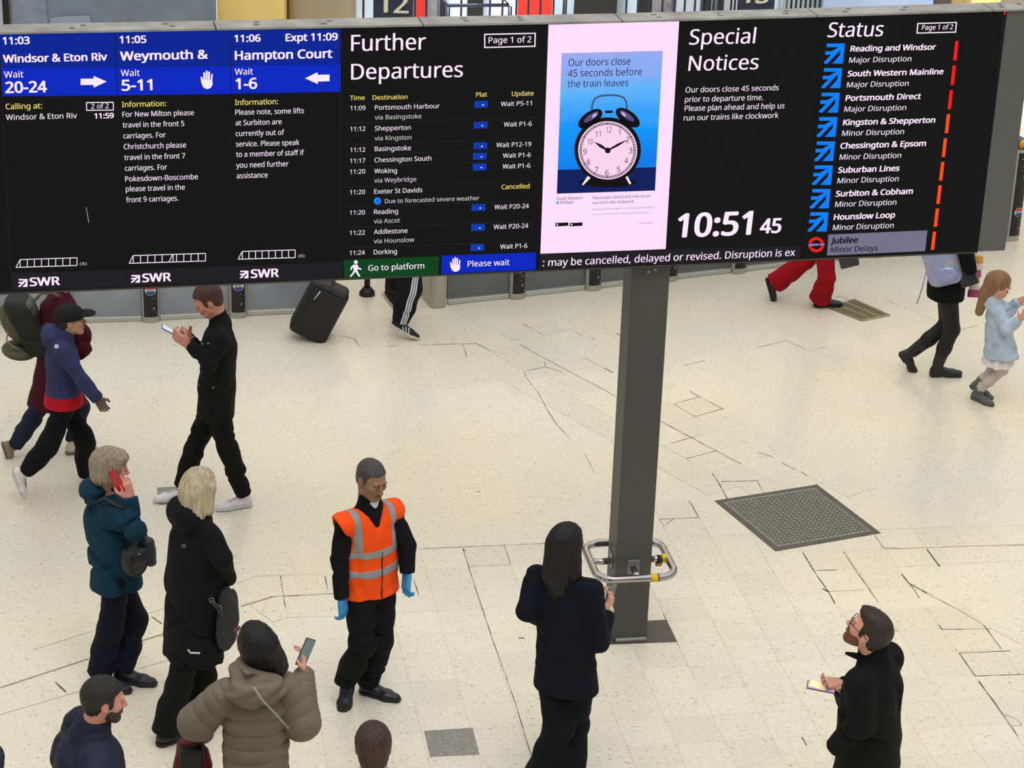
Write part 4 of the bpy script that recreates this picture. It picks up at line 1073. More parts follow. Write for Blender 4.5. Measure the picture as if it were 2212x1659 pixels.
tpart(1520, 1535, 0, 3, M_tdark, 'door_seal')
fe = thing('railing_fence', (0.6, 28.2, 0), 'black vertical bar railings in front of the white train', 'fence')
M_bar = mat('railing_black', (30, 26, 40), 0.5)
for x in (785, 896, 921, 952, 996, 1058, 1085, 1115, 1141, 1167, 1195, 1217, 1222, 1352, 1377, 1402, 1430, 1456, 1478, 1500, 1528, 1540, 1560, 1578, 1586):
    P = vp(x, 30, 28.2); b = MB(); b.box((P[0], 28.2, .75), (.013, .013, .75)); b.build('fence_bar', M_bar, fe)
fe2 = thing('slatted_fence', (3.9, 28.0, 0), 'grey vertical slatted fence between the platform 13 sign and the pale hoarding', 'fence')
for i in range(10):
    x = 1683 + i * 10.2; P = vp(x, 20, 28.0); b = MB(); b.box((P[0], 28.0, .9), (.016, .012, .9)); b.build('fence_slat', mat('slat_grey', (150, 160, 172), 0.4, 0.2), fe2)
# rounded tube barrier
bt = thing('tube_barrier', (-.6, 28.0, 0), 'dark blue-black tubular crowd barrier above the page box', 'barrier')
b = MB(); M_bb = mat('barrier_blue_black', (40, 50, 72), 0.35, 0.2)
q = lambda x, y: vp(x, y, 28.0)
b.tube([q(946, -12), q(968, 12), q(1100, 11), q(1078, -12)], .022, 10); b.build('top_rail', M_bb, bt, True)
for x in (968, 1102):
    p_ = q(x, 14); b = MB(); b.tube([p_, (p_[0], 28.0, 0)], .026, 10); b.build('leg', M_bb, bt, True)
# platform number signs
M_sign = mat('sign_navy', (22, 30, 52), 0.4, noise=(6, 0.1)); M_num = mat('sign_numeral_cream', (182, 174, 150), 0.5)
for x0, x1, yb_, s_, dx0, dx1, dy, lab in ((806, 892, 41.5, "12", 820, 881, 26, 'navy platform sign reading 12 hanging on the railings'), (1592, 1672, 23, "13", 1604, 1658, 5, 'navy platform sign reading 13 at the top right')):
    a = vp(x0, yb_, 27.8); c = vp(x1, yb_ - 1, 27.8)
    sg = thing('platform_sign', ((a[0] + c[0]) / 2, 27.8, a[2]), lab, 'sign', None)
    b = MB(); b.box(((a[0] + c[0]) / 2, 27.82, a[2] + .32), ((c[0] - a[0]) / 2, .02, .32), bevel=.004); b.build('board', M_sign, sg)
    V, F = text_mesh(s_); V = V.copy(); V[:, 0] -= V[:, 0].min(); pa_ = vp(dx0, dy, 27.8); pb = vp(dx1, dy, 27.8); V[:, 0] *= (pb[0] - pa_[0]) / V[:, 0].max(); V[:, 1] *= .30 / .714
    vv = []; ff = []
    for sh_ in (-.012, -.004, .004, .012):
        n_ = len(vv); vv += [(pa_[0] + v[0] + sh_, 27.785 - .0006 * int(sh_ * 250), pa_[2] + v[1] + sh_ * .4) for v in V]; ff += [tuple(i + n_ for i in f) for f in F]
    meshobj('numeral', vv, ff, M_num, sg)
upright(1658, 1672, 28.1, 0, 1.6, .1, M_twhite, 'white_post', 'white post right of the platform 13 sign', 'post')

# ------------------------------------------------------------------ people
def skin(name, rgb): return mat(name, rgb, 0.5, noise=(14, 0.08), bump=(60, 0.08), spec=0.35)
def hairm(name, rgb): return mat(name, rgb, 0.5, noise=(30, 0.38, (2.2, 2.2, .22)), bump=(60, 0.8, (2.4, 2.4, .2)), spec=0.4)


SK_FAIR = skin('skin_fair', (214, 156, 132)); SK_PINK = skin('skin_pink', (206, 142, 122)); SK_TAN = skin('skin_tan', (150, 112, 88)); SK_OLIVE = skin('skin_olive', (190, 140, 112))
M_eye = mat('eye_white', (150, 140, 132), 0.4); M_iris = mat('iris_dark', (30, 22, 18), 0.2); M_lip = mat('lip_rose', (160, 92, 84), 0.5)
M_sole_d = mat('dark_sole', (20, 19, 20), 0.6, noise=(10, .1)); M_shoe_k = mat('black_leather', (24, 24, 26), 0.42, noise=(8, 0.2))
M_phone = mat('phone_black', (14, 14, 18), 0.25); M_glass_frame = mat('glasses_frame', (22, 20, 24), 0.3)


def nrm(v): v = np.asarray(v, float); return v / (np.linalg.norm(v) + 1e-12)


class Figure:
    def __init__(s, label, base, face, height=1.70, grp=None, name='person', sk=SK_FAIR):
        s.B = fl(*base); v = s.B - CP; v[2] = 0; s.A = nrm(v); s.Rt = np.array([s.A[1], -s.A[0], 0]); s.sk = sk
        s.root = thing(name, s.B, label, 'person', grp); s.h = height; s.k = height / 1.70
        f = math.radians(face); s.F = s.Rt * math.cos(f) + s.A * math.sin(f); s.Lf = -s.Rt * math.sin(f) + s.A * math.cos(f)
    def J(s, p):
        """pixel + metres away from the camera -> a point beside the figure's base; or ('b', forward, left, up)"""
        if p[0] == 'b': return s.B + s.F * p[1] * s.k + s.Lf * p[2] * s.k + ZUP * p[3] * s.k
        if p[0] == 'f': return fl(p[1], p[2])
        d = ray(p[0], p[1]); o = s.B + s.A * p[2]
        return CP + d * (((o - CP) @ s.A) / (d @ s.A))
    def pose(s, neck=('b', 0, 0, 1.43), pel=('b', 0, 0, .93), L=None, R=None, LL=None, RL=None, shw=.175, hipw=.085):
        J = s.J; k = s.k
        s.neck = J(neck); s.pel = J(pel); s.up = nrm(s.neck - s.pel)
        s.shw = shw * k
        s.shL = s.neck + s.Lf * s.shw * .90 - s.up * .085 * k; s.shR = s.neck - s.Lf * s.shw * .90 - s.up * .085 * k
        s.hipL = s.pel + s.Lf * hipw * k; s.hipR = s.pel - s.Lf * hipw * k
        def arm(a, sg, sh):
            if a is None: a = [('b', -.02, sg * .24, 1.10), ('b', .05, sg * .25, .86), ('b', .07, sg * .25, .76)]
            return [sh] + [J(p) for p in a]
        s.armL = arm(L, 1, s.shL); s.armR = arm(R, -1, s.shR)
        def leg(a, sg, hip):
            if a is None: a = [('b', .03, sg * .09, .48), ('b', -.06, sg * .09, 0), ('b', .20, sg * .10, 0)]
            kn, he, to = J(a[0]), J(a[1]), J(a[2])
            d = nrm(to - he); m = (he + to) / 2; fl_ = .27 * k
            he, to = m - d * fl_ / 2, m + d * fl_ / 2
            lat = nrm(np.cross(d, ZUP)); fu = nrm(np.cross(lat, d))
            an = he + d * .06 * k + fu * .10 * k
            return dict(hip=hip, kn=kn, he=he, to=to, an=an, d=d, fu=fu)
        s.legL = leg(LL, 1, s.hipL); s.legR = leg(RL, -1, s.hipR)
        if DEBUG:
            n = np.linalg.norm
            print('POSE', s.root['label'][:26], 'k%.2f' % k, 'armL %.2f %.2f armR %.2f %.2f' % (n(s.armL[1] - s.armL[0]) / k, n(s.armL[2] - s.armL[1]) / k, n(s.armR[1] - s.armR[0]) / k, n(s.armR[2] - s.armR[1]) / k),
                  'legL %.2f %.2f legR %.2f %.2f' % tuple(q / k for l in (s.legL, s.legR) for q in (n(l['kn'] - l['hip']), n(l['an'] - l['kn']))), 'torso %.2f neckz %.2f pelz %.2f anz %.2f %.2f' % (n(s.neck - s.pel) / k, s.neck[2], s.pel[2], s.legL['an'][2], s.legR['an'][2]))
    def head(s, c, yaw, pitch=0, roll=0, size=1.0, face=True, female=False, beard=None, eyes=True):
        s.hc = s.J(c); a, p = math.radians(yaw), math.radians(pitch)
        h = s.Rt * math.cos(a) + s.A * math.sin(a)
        X = h * math.cos(p) + ZUP * math.sin(p); Y = nrm(np.cross(ZUP, X)); Z = np.cross(X, Y)
        r = math.radians(roll); Y, Z = Y * math.cos(r) + Z * math.sin(r), -Y * math.sin(r) + Z * math.cos(r)
        s.HA = np.array([X, Y, Z]); s.hk = size
        q = s.hp; k = size; A = s.HA; m = SDF()
        m.ell(q(-.012, 0, .026), A, (.094 * k, .073 * k, .086 * k))
        m.ell(q(.028, 0, -.030), A, (.060 * k, .056 * k, .074 * k), k=.03)
        m.cone(q(.02, .044, -.06), q(.062, .016, -.096), .02 * k, .015 * k, k=.03); m.cone(q(.02, -.044, -.06), q(.062, -.016, -.096), .02 * k, .015 * k, k=.03)
        m.ell(q(.066, 0, -.094), A, (.018 * k, .022 * k, .016 * k), k=.02)
        m.cone(q(.080, .032, .024), q(.080, -.032, .024), .010 * k, .010 * k, k=.014)
        for sg in (1, -1):
            m.ell(q(.060, sg * .040, -.018), A, (.020 * k, .018 * k, .018 * k), k=.025)
            m.ell(q(.096, sg * .031, .004), A, (.017 * k, .016 * k, .011 * k), k=.012, op='sub')
            m.ell(q(-.006, sg * .076, -.006), A, (.020 * k, .008 * k, .032 * k), k=.008)
            m.ell(q(.004, sg * .084, -.004), A, (.010 * k, .005 * k, .016 * k), k=.004, op='sub')
            m.ell(q(.098, sg * .011, -.031), A, (.009 * k, .008 * k, .007 * k), k=.006)
        m.cone(q(.088, 0, .012), q(.108, 0, -.026), .0065 * k, .0105 * k, k=.010)
        m.ell(q(.0835, 0, -.058), A, (.009 * k, .021 * k, .0055 * k), k=.008); m.ell(q(.080, 0, -.069), A, (.009 * k, .017 * k, .006 * k), k=.008)
        m.ell(q(.094, 0, -.0635), A, (.008 * k, .020 * k, .0014 * k), k=.003, op='sub')
        m.cone(q(-.030, 0, -.05), s.neck - s.up * .05, .052 * k * (.92 if female else 1.04), .062 * k, k=.03)
        s.headsdf = m
        if eyes:
            for sg in (1, -1):
                e = SDF(); e.ell(q(.0815, sg * .030, .005), A, (.0085 * k, .0125 * k, .0095 * k)); V, F = e.mesh(.0025)
                c_ = V[F].mean(1) - q(.0815, sg * .030, .005); loc = c_ @ A.T
                idx = (((loc[:, 1] / .0055) ** 2 + (loc[:, 2] / .0055) ** 2 < k * k) & (loc[:, 0] > 0)).astype(int)
                meshobj('eye', V, F, None, s.root, True, mats=[M_eye, M_iris], midx=idx.tolist())
        return s
    def hp(s, x, y, z): return s.hc + (s.HA[0] * x + s.HA[1] * y + s.HA[2] * z) * s.hk
    def brows(s, m):
        b = SDF()
        for sg in (1, -1): b.cone(s.hp(.0925, sg * .013, .022), s.hp(.082, sg * .046, .024), .0042 * s.hk, .003 * s.hk)
        sdfobj('eyebrows', b, .003, m, s.root)
    def mouth(s, m=None):
        b = SDF(); b.ell(s.hp(.0848, 0, -.058), s.HA, (.0084, .017, .0034)); b.ell(s.hp(.0812, 0, -.0685), s.HA, (.0084, .014, .0040)); sdfobj('lips', b, .0028, m or M_lip, s.root)
    def hairshell(s, grow=.010, front=.052, side=-.035, low=-.055, extra=None, name='hair', m=None, h=.0055, dfn=None):
        """short hair: a shell over the cranium with the face and ears cut free"""
        q = s.hp; A = s.HA; k = s.hk; d = SDF()
        d.ell(q(-.014, 0, .028), A, ((.094 + grow) * k, (.073 + grow) * k, (.086 + grow) * k))
        d.ell(q(-.055, 0, -.035), A, (.040 * k, .056 * k, .05 * k), k=.03)
        d.box(q(.10, 0, -.035), A, (.062 * k, .12 * k, .098 * k), r=.03, k=.012, op='sub')
        d.box(q(.05, 0, -.10), A, (.075 * k, .12 * k, .075 * k), r=.02, k=.01, op='sub')
        for sg in (1, -1): d.ell(q(-.002, sg * .088, -.012), A, (.026 * k, .022 * k, .036 * k), k=.006, op='sub')
        d.cut(q(-.05, 0, low - .03), -A[2] * .9 + A[0] * .25, k=.01)
        if extra: extra(d)
        d.disp(dfn or (lambda P: .0018 * np.sin(P[:, 0] * 260 + 5 * np.sin(P[:, 2] * 60)) * np.sin(P[:, 1] * 230)))
        return sdfobj(name, d, h, m, s.root)
    def hand(s, arm, pn, curl=.5, thumb=1, mat_=None, name='hand', grip=None, size=1.0, spread=.1):
        """hand beyond the wrist; pn = palm normal (rt, away, up)"""
        el, wr, tip = arm[1], arm[2], arm[3]
        X = nrm(tip - wr); N = s.Rt * pn[0] + s.A * pn[1] + ZUP * pn[2]; N = nrm(N - X * (N @ X)); Y = np.cross(N, X) * thumb
        k = s.k * size; A = np.array([X, Y, N]); m = SDF()
        def q(x, y, z): return wr + (X * x + Y * y + N * z) * k
        m.cone(el + (wr - el) * .55, wr, .034 * k, .025 * k, side=Y, fa=.85, fb=.75)
        m.box(q(.048, 0, 0), A, (.048 * k, .040 * k, .014 * k), r=.013 * k, k=.015)
        m.ell(q(.03, .022, .010), A, (.03 * k, .018 * k, .014 * k), k=.012)
        for i, (y, L) in enumerate(((.031, .072), (.0105, .080), (-.0105, .075), (-.030, .058))):
            p = q(.088 - abs(i - 1) * .004, y, 0); a = curl * .45; dr = nrm(X + Y * spread * (1 - i * .65)); rr = (.0092, .0095, .009, .008)[i] * k
            for j, fr_ in enumerate((.45, .32, .23)):
                dd = dr * math.cos(a) + N * math.sin(a); p2 = p + dd * L * fr_ * k; m.cone(p, p2, rr, rr * .9, k=.004); p = p2; rr *= .92; a += curl
        a = curl * .5; p = q(.022, .034, .006); dd = nrm(X * .62 + Y * .70 + N * .30); p2 = p + dd * .040 * k; m.cone(p, p2, .0125 * k, .0105 * k, k=.010)
        dd = nrm(X * (.85) + Y * (.30 - curl * .4) + N * (.15 + curl * .5)); p3 = p2 + dd * .032 * k; m.cone(p2, p3, .0105 * k, .0085 * k, k=.004)
        return m
    def body(s, hands=()):
        """skin: head and neck, a plain core under the clothes, and both hands as one mesh"""
        VV = []; FF = []; n = 0
        core = SDF(); core.cone(s.pel, s.neck - s.up * .14, .09 * s.k, .10 * s.k, side=s.Lf, fa=.65); core.cone(s.neck - s.up * .14 * s.k, s.neck - s.up * .02, .09 * s.k, .05 * s.k, k=.05)
        for l in (s.legL, s.legR): core.cone(l['hip'], l['kn'], .065 * s.k, .045 * s.k, k=.03); core.cone(l['kn'], l['an'], .042 * s.k, .03 * s.k, k=.03)
        for a in (s.armL, s.armR): core.cone(a[0], a[1], .026 * s.k, .026 * s.k, k=.02); core.cone(a[1], a[1] + (a[2] - a[1]) * .8, .028 * s.k, .02 * s.k, k=.02)
        for m, h in [(core, .022), (s.headsdf, .0042)] + [(x, .0042) for x in hands]:
            V, F = m.mesh(h); VV.append(V); FF.append(F + n); n += len(V)
        return meshobj('body', np.concatenate(VV), np.concatenate(FF), s.sk, s.root, True)
    def limb(s, d, pts, r, k=.02, rib=None, side=None):
        for i in range(len(pts) - 1): d.cone(pts[i], pts[i + 1], r[i], r[i + 1], k=k, rib=rib, side=side)
    def trousers(s, m, hip=.094, knee=.068, ank=.055, over=.0, h=.009, wr=.004, cut=None, name='trousers', top=.06, seat=1.0, flare=0, wsc=(16, 16, 34)):
        k = s.k; d = SDF()
        d.cone(s.pel + s.up * top * k, s.pel - s.up * .02, .140 * k * seat, .148 * k * seat, side=s.Lf, fa=.72)
        for l in (s.legL, s.legR):
            dn = nrm(l['an'] - l['kn']); e = l['an'] + dn * over * k
            d.cone(l['hip'], l['kn'], hip * .92 * k, knee * k, k=.035); mid = l['kn'] + (e - l['kn']) * .5
            d.cone(l['kn'], mid, knee * k, (knee * .55 + ank * .45 + .004) * k, k=.03); d.cone(mid, e, (knee * .55 + ank * .45 + .004) * k, (ank + flare) * k, k=.03, fe=True)
        if wr: d.disp(wrink(wr, wsc, s.B[0] * 7))
        s.trd = d
        return sdfobj(name, d, h, m, s.root)
    def shoe(s, l, m, ms=None, boot=0, big=1.0, name='shoe', heel=0, sole=.022, lace=None):
        k = s.k * big; d = SDF(); X, U = l['d'], l['fu']; Y = np.cross(U, X); A = np.array([X, Y, U]); o = l['he']
        def q(x, z, y=0): return o + (X * x + U * z + Y * y) * k
        d.cone(q(.035, .045), q(.10, .040), .036 * k, .034 * k, k=.02); d.cone(q(.10, .042), q(.185, .030), .036 * k, .041 * k, side=Y, fa=.9, fb=.62, k=.025)
        d.cone(q(.185, .030), q(.245, .026), .041 * k, .031 * k, side=Y, fa=.62, fb=.66, k=.02)
        if heel: d.box(q(.045, -.0), A, (.042 * k, .034 * k, .03 * k), r=.006, k=.006); d.box(q(.19, .012), A, (.065 * k, .040 * k, .014 * k), r=.008, k=.008)
        d.cone(q(.05, .05), l['an'] + nrm(l['kn'] - l['an']) * boot * k, .038 * k, (.040 if not boot else .052) * k, k=.02)
        d.cut(q(0, 0 if heel else sole * .8), -U, k=.004)
        o_ = sdfobj(name, d, .0065, m, s.root)
        if ms is not None:
            e = SDF(); e.cone(q(.035, .02), q(.10, .02), .041 * k, .037 * k, side=Y, k=.02); e.cone(q(.10, .02), q(.185, .02), .037 * k, .045 * k, side=Y, k=.02); e.cone(q(.185, .02), q(.243, .02), .045 * k, .034 * k, side=Y, k=.02)
            e.cut(q(0, sole), U, lo=-sole * k)
            sdfobj('sole', e, .006, ms, s.root)
        if lace:
            b = MB()
            for i in range(5):
                x_ = .105 + .017 * i; z_ = .083 - .0052 * i; yy = .017
                b.tube([q(x_, z_ - .004, yy), q(x_ + .004, z_ + .001, 0), q(x_, z_ - .004, -yy)], .0030, 5)
            b.build('laces', lace, s.root, True)
        return o_
    def top(s, m, hem, chest=.175, waist=.165, hemr=.19, depth=.68, arm=(.062, .056, .045), h=.009, wr=.005, collar=.058, collar_h=.06, rib=None, name='jacket', hemd=None, hood=0, cuff=0, arms=True, hemtilt=0, extra=None, wsc=(14, 14, 22), shr=.062, cut=True, capdrop=.0):
        """jacket or coat from neck to the hem; hem = distance below the pelvis along the spine"""
        k = s.k; d = SDF(); up = s.up; hemd = hemd or depth
        ch = s.neck - up * .20 * k; wa = s.pel + up * .12 * k; he = s.pel - up * hem * k
        he = np.array([he[0] * .5 + (s.pel[0]) * .5, he[1] * .5 + s.pel[1] * .5, s.pel[2] - hem * k]) if hem > .3 else he
        d.cone(ch, wa, chest * k, waist * k, side=s.Lf, fa=depth, k=.03, rib=rib)
        d.cone(wa, he, waist * k, hemr * k, side=s.Lf, fa=depth, fb=hemd, k=.03, rib=rib)
        d.cone(s.shL, s.shR, shr * .82 * k, shr * .82 * k, k=.04)
        for sh_ in (s.shL, s.shR): d.cone(s.neck - up * .045 * k, sh_ + up * .012 * k, .050 * k, .048 * k, k=.035); d.cone(s.neck - up * .10 * k, s.neck - up * .02 * k, .10 * k, .058 * k, side=s.Lf, fa=.8, k=.05)
        if cut:
            hn = -ZUP * 1.0 + s.F * hemtilt; d.cut(he, hn, k=.004)
        if arms:
            for a in (s.armL, s.armR):
                d.cone(a[0], a[1], arm[0] * .90 * k, arm[1] * .90 * k, k=.028, rib=rib); e = a[1] + (a[2] - a[1]) * (1.0 - cuff); d.cone(a[1], e, arm[1] * .90 * k, arm[2] * .92 * k, k=.018, rib=rib, fe=True)
        if collar: 
            n0 = s.neck - up * .03 * k; hd = nrm(s.hc - s.neck) if hasattr(s, 'hc') else up
            d.cone(n0, n0 + (hd * .5 + up * .5) * collar_h * k, (collar + .016) * k, collar * k, k=.02)
        if hood:
            c = s.neck - s.F * .075 * k + up * .0; d.ell(c, np.array([s.F, s.Lf, up]), (.075 * k * hood, .115 * k * hood, .085 * k * hood), k=.03); 
        if extra: extra(d)
        if wr: d.disp(wrink(wr, wsc, s.B[0] * 5))
        s.topd = d
        return sdfobj(name, d, h, m, s.root)


DEBUG = False


def strands(p, n=34, amp=.0022, tw=2.0):
    """fine locks running down from the crown"""
    def fn(P):
        v = (P - p.hc) @ p.HA.T; az = np.arctan2(v[:, 1], v[:, 0] + .02); r = np.hypot(v[:, 1], v[:, 0])
        return amp * (np.sin(n * az + tw * np.sin(v[:, 2] * 22)) + .6 * np.sin(n * .43 * az + 3 + v[:, 2] * 30)) * np.clip(r / .06, .2, 1)
    return fn


def bagobj(name, label, cat, parts, c):
    t = thing(name, c, label, cat)
    for nm, d, h, m in parts:
        if isinstance(d, SDF): sdfobj(nm, d, h, m, t)
        else: d.build(nm, m, t, True)
    return t


def phone(label, c, X, Y, m=M_phone, scr=None, size=(.038, .077, .0045), name='mobile_phone', both=False):
    """X = width axis, Y = length axis; screen on the X x Y side"""
    X = nrm(X); Y = nrm(Y - X * (Y @ X)); N = np.cross(X, Y); t = thing(name, c, label, 'phone')
    b = MB(); b.box(c, size, np.array([X, Y, N]), .004); b.build('casing', m, t)
    b = MB(); b.box(c + N * size[2], (size[0] - .003, size[1] - .004, .0008), np.array([X, Y, N])); b.build('screen', scr or mat('phone_screen_off', (30, 32, 40), 0.12), t)
    return t


def sheet(name, m, pts, w, parent, th=.004):
    """a flat strap along pts"""
    b = MB(); b.tube(pts, w, 8, flat=th / w if w > th else 1); return b.build(name, m, parent, True)

# ---- security guard in the orange vest
p = Figure('man in an orange reflective vest with blue gloves walking on the concourse', (797, 1512), -58, 1.68, sk=SK_TAN)
p.pose(neck=(797, 1092, 0), pel=(800, 1262, .02), L=[(878, 1180, .06), (880, 1238, .0), (876, 1276, -.04)], R=[(733, 1205, -.10), (739, 1292, -.14), (743, 1338, -.16)],
       LL=[(822, 1385, .02), ('f', 790, 1497), ('f', 846, 1512)], RL=[(782, 1395, -.08), (757, 1468, .02), (743, 1534, -.10)], shw=.185)
p.head((803, 1035, -.03), -54, -16, size=1.05)
p.mouth(mat('lip_brown', (112, 74, 66), .5)); p.brows(mat('brow_dark', (36, 30, 28), .7))
def ex(d): pass
p.hairshell(grow=.005, front=.05, m=hairm('hair_greying', (74, 68, 64)))
p.body()
M_navy = cloth('navy_jumper', (14, 14, 22)); M_org = mat('hi_vis_orange', (255, 84, 16), 0.75, noise=(7, .08), bump=(16, .4), spec=.2); M_refl = mat('reflective_grey', (150, 148, 150), 0.45, .1, noise=(10, .05))
p.top(M_navy, .03, chest=.158, waist=.148, hemr=.150, arm=(.072, .064, .052), collar=.070, collar_h=.085, wr=.005, name='jumper', shr=.066, extra=lambda d: d.cone(p.neck + p.F * .11 * p.k + p.up * .07 * p.k, p.neck + p.F * .13 * p.k - p.up * .10 * p.k, .050 * p.k, .006 * p.k, k=.006, op='sub'))
for a, sd in ((p.armL, 1), (p.armR, -1)):
    g = p.hand(a, (.5 * sd, .3, 0), .75, sd, size=1.08); sdfobj('glove', g, .0042, mat('nitrile_blue', (52, 146, 204), .45, noise=(20, .15)), p.root)
# vest: torso shell, shoulders, open neck
k = p.k; up = p.up
def vest_sdf(g):
    d = SDF(); ch = p.neck - up * .20 * k; wa = p.pel + up * .12 * k; he = p.pel - up * .04 * k
    d.cone(ch, wa, (.184 + g) * k, (.180 + g) * k, side=p.Lf, fa=.70, k=.03); d.cone(wa, he, (.180 + g) * k, (.196 + g) * k, side=p.Lf, fa=.70, k=.03)
    d.cone(p.shL + p.Lf * .022 + up * .005, p.shR - p.Lf * .022 + up * .005, (.076 + g) * k, (.076 + g) * k, side=up, fa=1.15, k=.05)
    d.cone(p.neck - up * .10 * k, p.neck - up * .045 * k, (.115 + g) * k, (.085 + g) * k, side=p.Lf, fa=.9, k=.05)
    return d
v = vest_sdf(0); v.cut(p.pel - up * .045 * k, -ZUP, k=.004)
o_ = p.neck + p.F * .16 * k
v.ell(p.neck + up * .03 * k + p.F * .02 * k, np.array([p.F, p.Lf, up]), (.12 * k, .078 * k, .09 * k), k=.006, op='sub')
v.cone(p.neck + p.F * .12 * k + up * .0 * k, p.neck + p.F * .17 * k - up * .21 * k, .078 * k, .012 * k, k=.004, op='sub')
for a, sg in ((p.armL, 1), (p.armR, -1)):
    v.cone(a[0] + p.Lf * sg * .075 * k - up * .02, a[0] + p.Lf * sg * .26 * k - up * .04, .070 * k, .15 * k, k=.006, op='sub')
    v.cone(a[0] + p.Lf * sg * .085 * k - up * .06, a[1] + p.Lf * sg * .05, .064 * k, .080 * k, k=.006, op='sub')
v.disp(wrink(.003, (12, 12, 16), 2.))
vo = sdfobj('vest', v, .006, M_org, p.root)
for z, w_ in ((.275, .026), (.145, .026)):
    b = vest_sdf(.003); c = p.pel + up * z * k; b.cut(c + up * w_ * k, up, lo=-2 * w_ * k)
    for a, sg in ((p.armL, 1), (p.armR, -1)):
        b.cone(a[0] + p.Lf * sg * .085 * k - up * .06, a[1] + p.Lf * sg * .05, .062 * k, .078 * k, k=.004, op='sub')
    b.disp(wrink(.003, (12, 12, 16), 2.)); sdfobj('reflective_strip', b, .0055, M_refl, p.root)
for sg in (1, -1):
    b = vest_sdf(.003); b.cut(p.neck + p.Lf * sg * .150 * k, p.Lf * sg, lo=-.048 * k); b.cut(p.pel + up * .29 * k, -up)
    b.ell(p.neck + up * .03 * k + p.F * .02 * k, np.array([p.F, p.Lf, up]), (.12 * k, .078 * k, .09 * k), k=.006, op='sub')
    a = p.armL if sg > 0 else p.armR
    b.cone(a[0] + p.Lf * sg * .075 * k - up * .02, a[0] + p.Lf * sg * .26 * k - up * .04, .068 * k, .15 * k, k=.006, op='sub')
    b.disp(wrink(.003, (12, 12, 16), 2.)); sdfobj('reflective_strip', b, .0055, M_refl, p.root)
b = vest_sdf(.010); b.cut(p.pel + p.F * .0 + p.Lf * .004, p.Lf, lo=-.008); b.cut(p.pel - p.F * .05, -p.F); b.cut(p.neck - up * .26 * k, up, lo=-.33 * k); sdfobj('zip', b, .006, mat('zip_black', (24, 20, 24), .5), p.root)
b = SDF(); b.cone(p.neck - up * .12 * k, p.neck + up * .050 * k + p.F * .012, .082 * k, .066 * k, side=p.Lf, fa=1.0, k=.01)
sdfobj('shirt_collar', b, .005, mat('white_shirt', (214, 218, 226), .7, bump=(30, .3)), p.root)
M_tr_k = cloth('black_trousers', (15, 15, 16)); M_tr_n = cloth('navy_trousers', (13, 18, 34))
p.trousers(M_tr_k, hip=.105, knee=.080, ank=.070, over=.03, wr=.006)
p.shoe(p.legL, M_shoe_k, M_sole_d, big=1.06); p.shoe(p.legR, M_shoe_k, M_sole_d, big=1.06)

# ---- man in black jacket reading his phone
p = Figure('man in a black jacket and white trainers looking down at his phone while walking', (447, 1092), 180, 1.76, sk=SK_PINK)
p.pose(neck=(476, 690, 0), pel=(467, 868, 0), L=[(452, 786, -.24), (404, 742, -.20), (374, 722, -.16)], R=[(450, 776, .10), (408, 728, .02), (380, 712, -.06)],
       LL=[(494, 975, -.10), ('f', 536, 1092), ('f', 474, 1102)], RL=[(420, 972, .10), ('f', 404, 1074), ('f', 340, 1084)], shw=.18)
p.head((449, 648, -.02), 186, -30); p.mouth(); p.hairshell(grow=.014, m=hairm('hair_auburn', (74, 42, 34)))
hl = p.hand(p.armL, (.4, .9, .2), .8, 1); hr = p.hand(p.armR, (.4, -.9, .2), .8, -1); p.body((hl, hr))
M_jk = cloth('black_jacket', (19, 20, 20))
p.top(M_jk, .10, chest=.172, waist=.172, hemr=.178, depth=.74, arm=(.074, .064, .05), collar=.062, collar_h=.07, cuff=.04)
b = SDF()
for px_, py_ in ((437, 743), (450, 742), (402, 751), (428, 831), (461, 837)):
    d = ray(px_, py_); P = p.J((px_, py_, -.245 if py_ < 800 else -.19)); b.ell(P, np.eye(3), (.009, .009, .009))
sdfobj('snap_buttons', b, .004, mat('snap_metal', (120, 122, 116), .4, .6), p.root)['kind'] = 'stuff'
p.trousers(M_tr_k, hip=.100, knee=.072, ank=.058, wr=.005)
M_wh = mat('white_leather', (222, 220, 222), .5, noise=(8, .05)); M_whs = mat('white_rubber', (206, 202, 206), .6)
M_lace = mat('lace_grey', (150, 148, 156), .8)
for l in (p.legL, p.legR): p.shoe(l, M_wh, M_whs, lace=M_lace)
c = p.J((370, 716, -.08)); q = p.J((354, 709, -.09)); r = p.J((386, 724, -.07))
phone('dark phone held in both hands by the man in the black jacket', c, p.A, nrm(q - r), m=mat('phone_dark_blue', (26, 28, 44), .3), scr=mat('phone_screen_white', (190, 200, 220), .2, emit=.5))

# ---- woman in teal coat
p = Figure('grey-blond woman in a teal coat and navy trousers holding a red phone to her ear', (255, 1472), 8, 1.64, sk=SK_PINK)
p.pose(neck=(227, 1058, .03), pel=(250, 1236, 0), R=[(290, 1146, -.22), (279, 1074, -.16), (268, 1030, -.13)], L=[(290, 1150, .2), (305, 1200, .06), (312, 1225, .0)],
       RL=[(238, 1358, -.05), ('f', 214, 1478), ('f', 262, 1492)], LL=[(292, 1338, .12), ('f', 262, 1470), ('f', 314, 1478)])
p.head((240, 1010, 0), 8, -12, female=True)
def ex(d):
    q = p.hp; A = p.HA
    d.ell(q(-.03, 0, .03), A, (.105, .092, .095), k=.03); d.ell(q(-.06, 0, -.055), A, (.058, .078, .066), k=.03)
    for sg in (1, -1): d.ell(q(-.015, sg * .070, -.03), A, (.045, .026, .06), k=.02)
    d.ell(q(.048, 0, .086), A, (.034, .055, .022), k=.03)
p.hairshell(grow=.016, low=-.12, extra=ex, m=hairm('hair_ash_blond', (150, 134, 112)), dfn=strands(p, 30, .0024))
hr = p.hand(p.armR, (-.3, .6, 0), .65, -1); p.body((hr,))
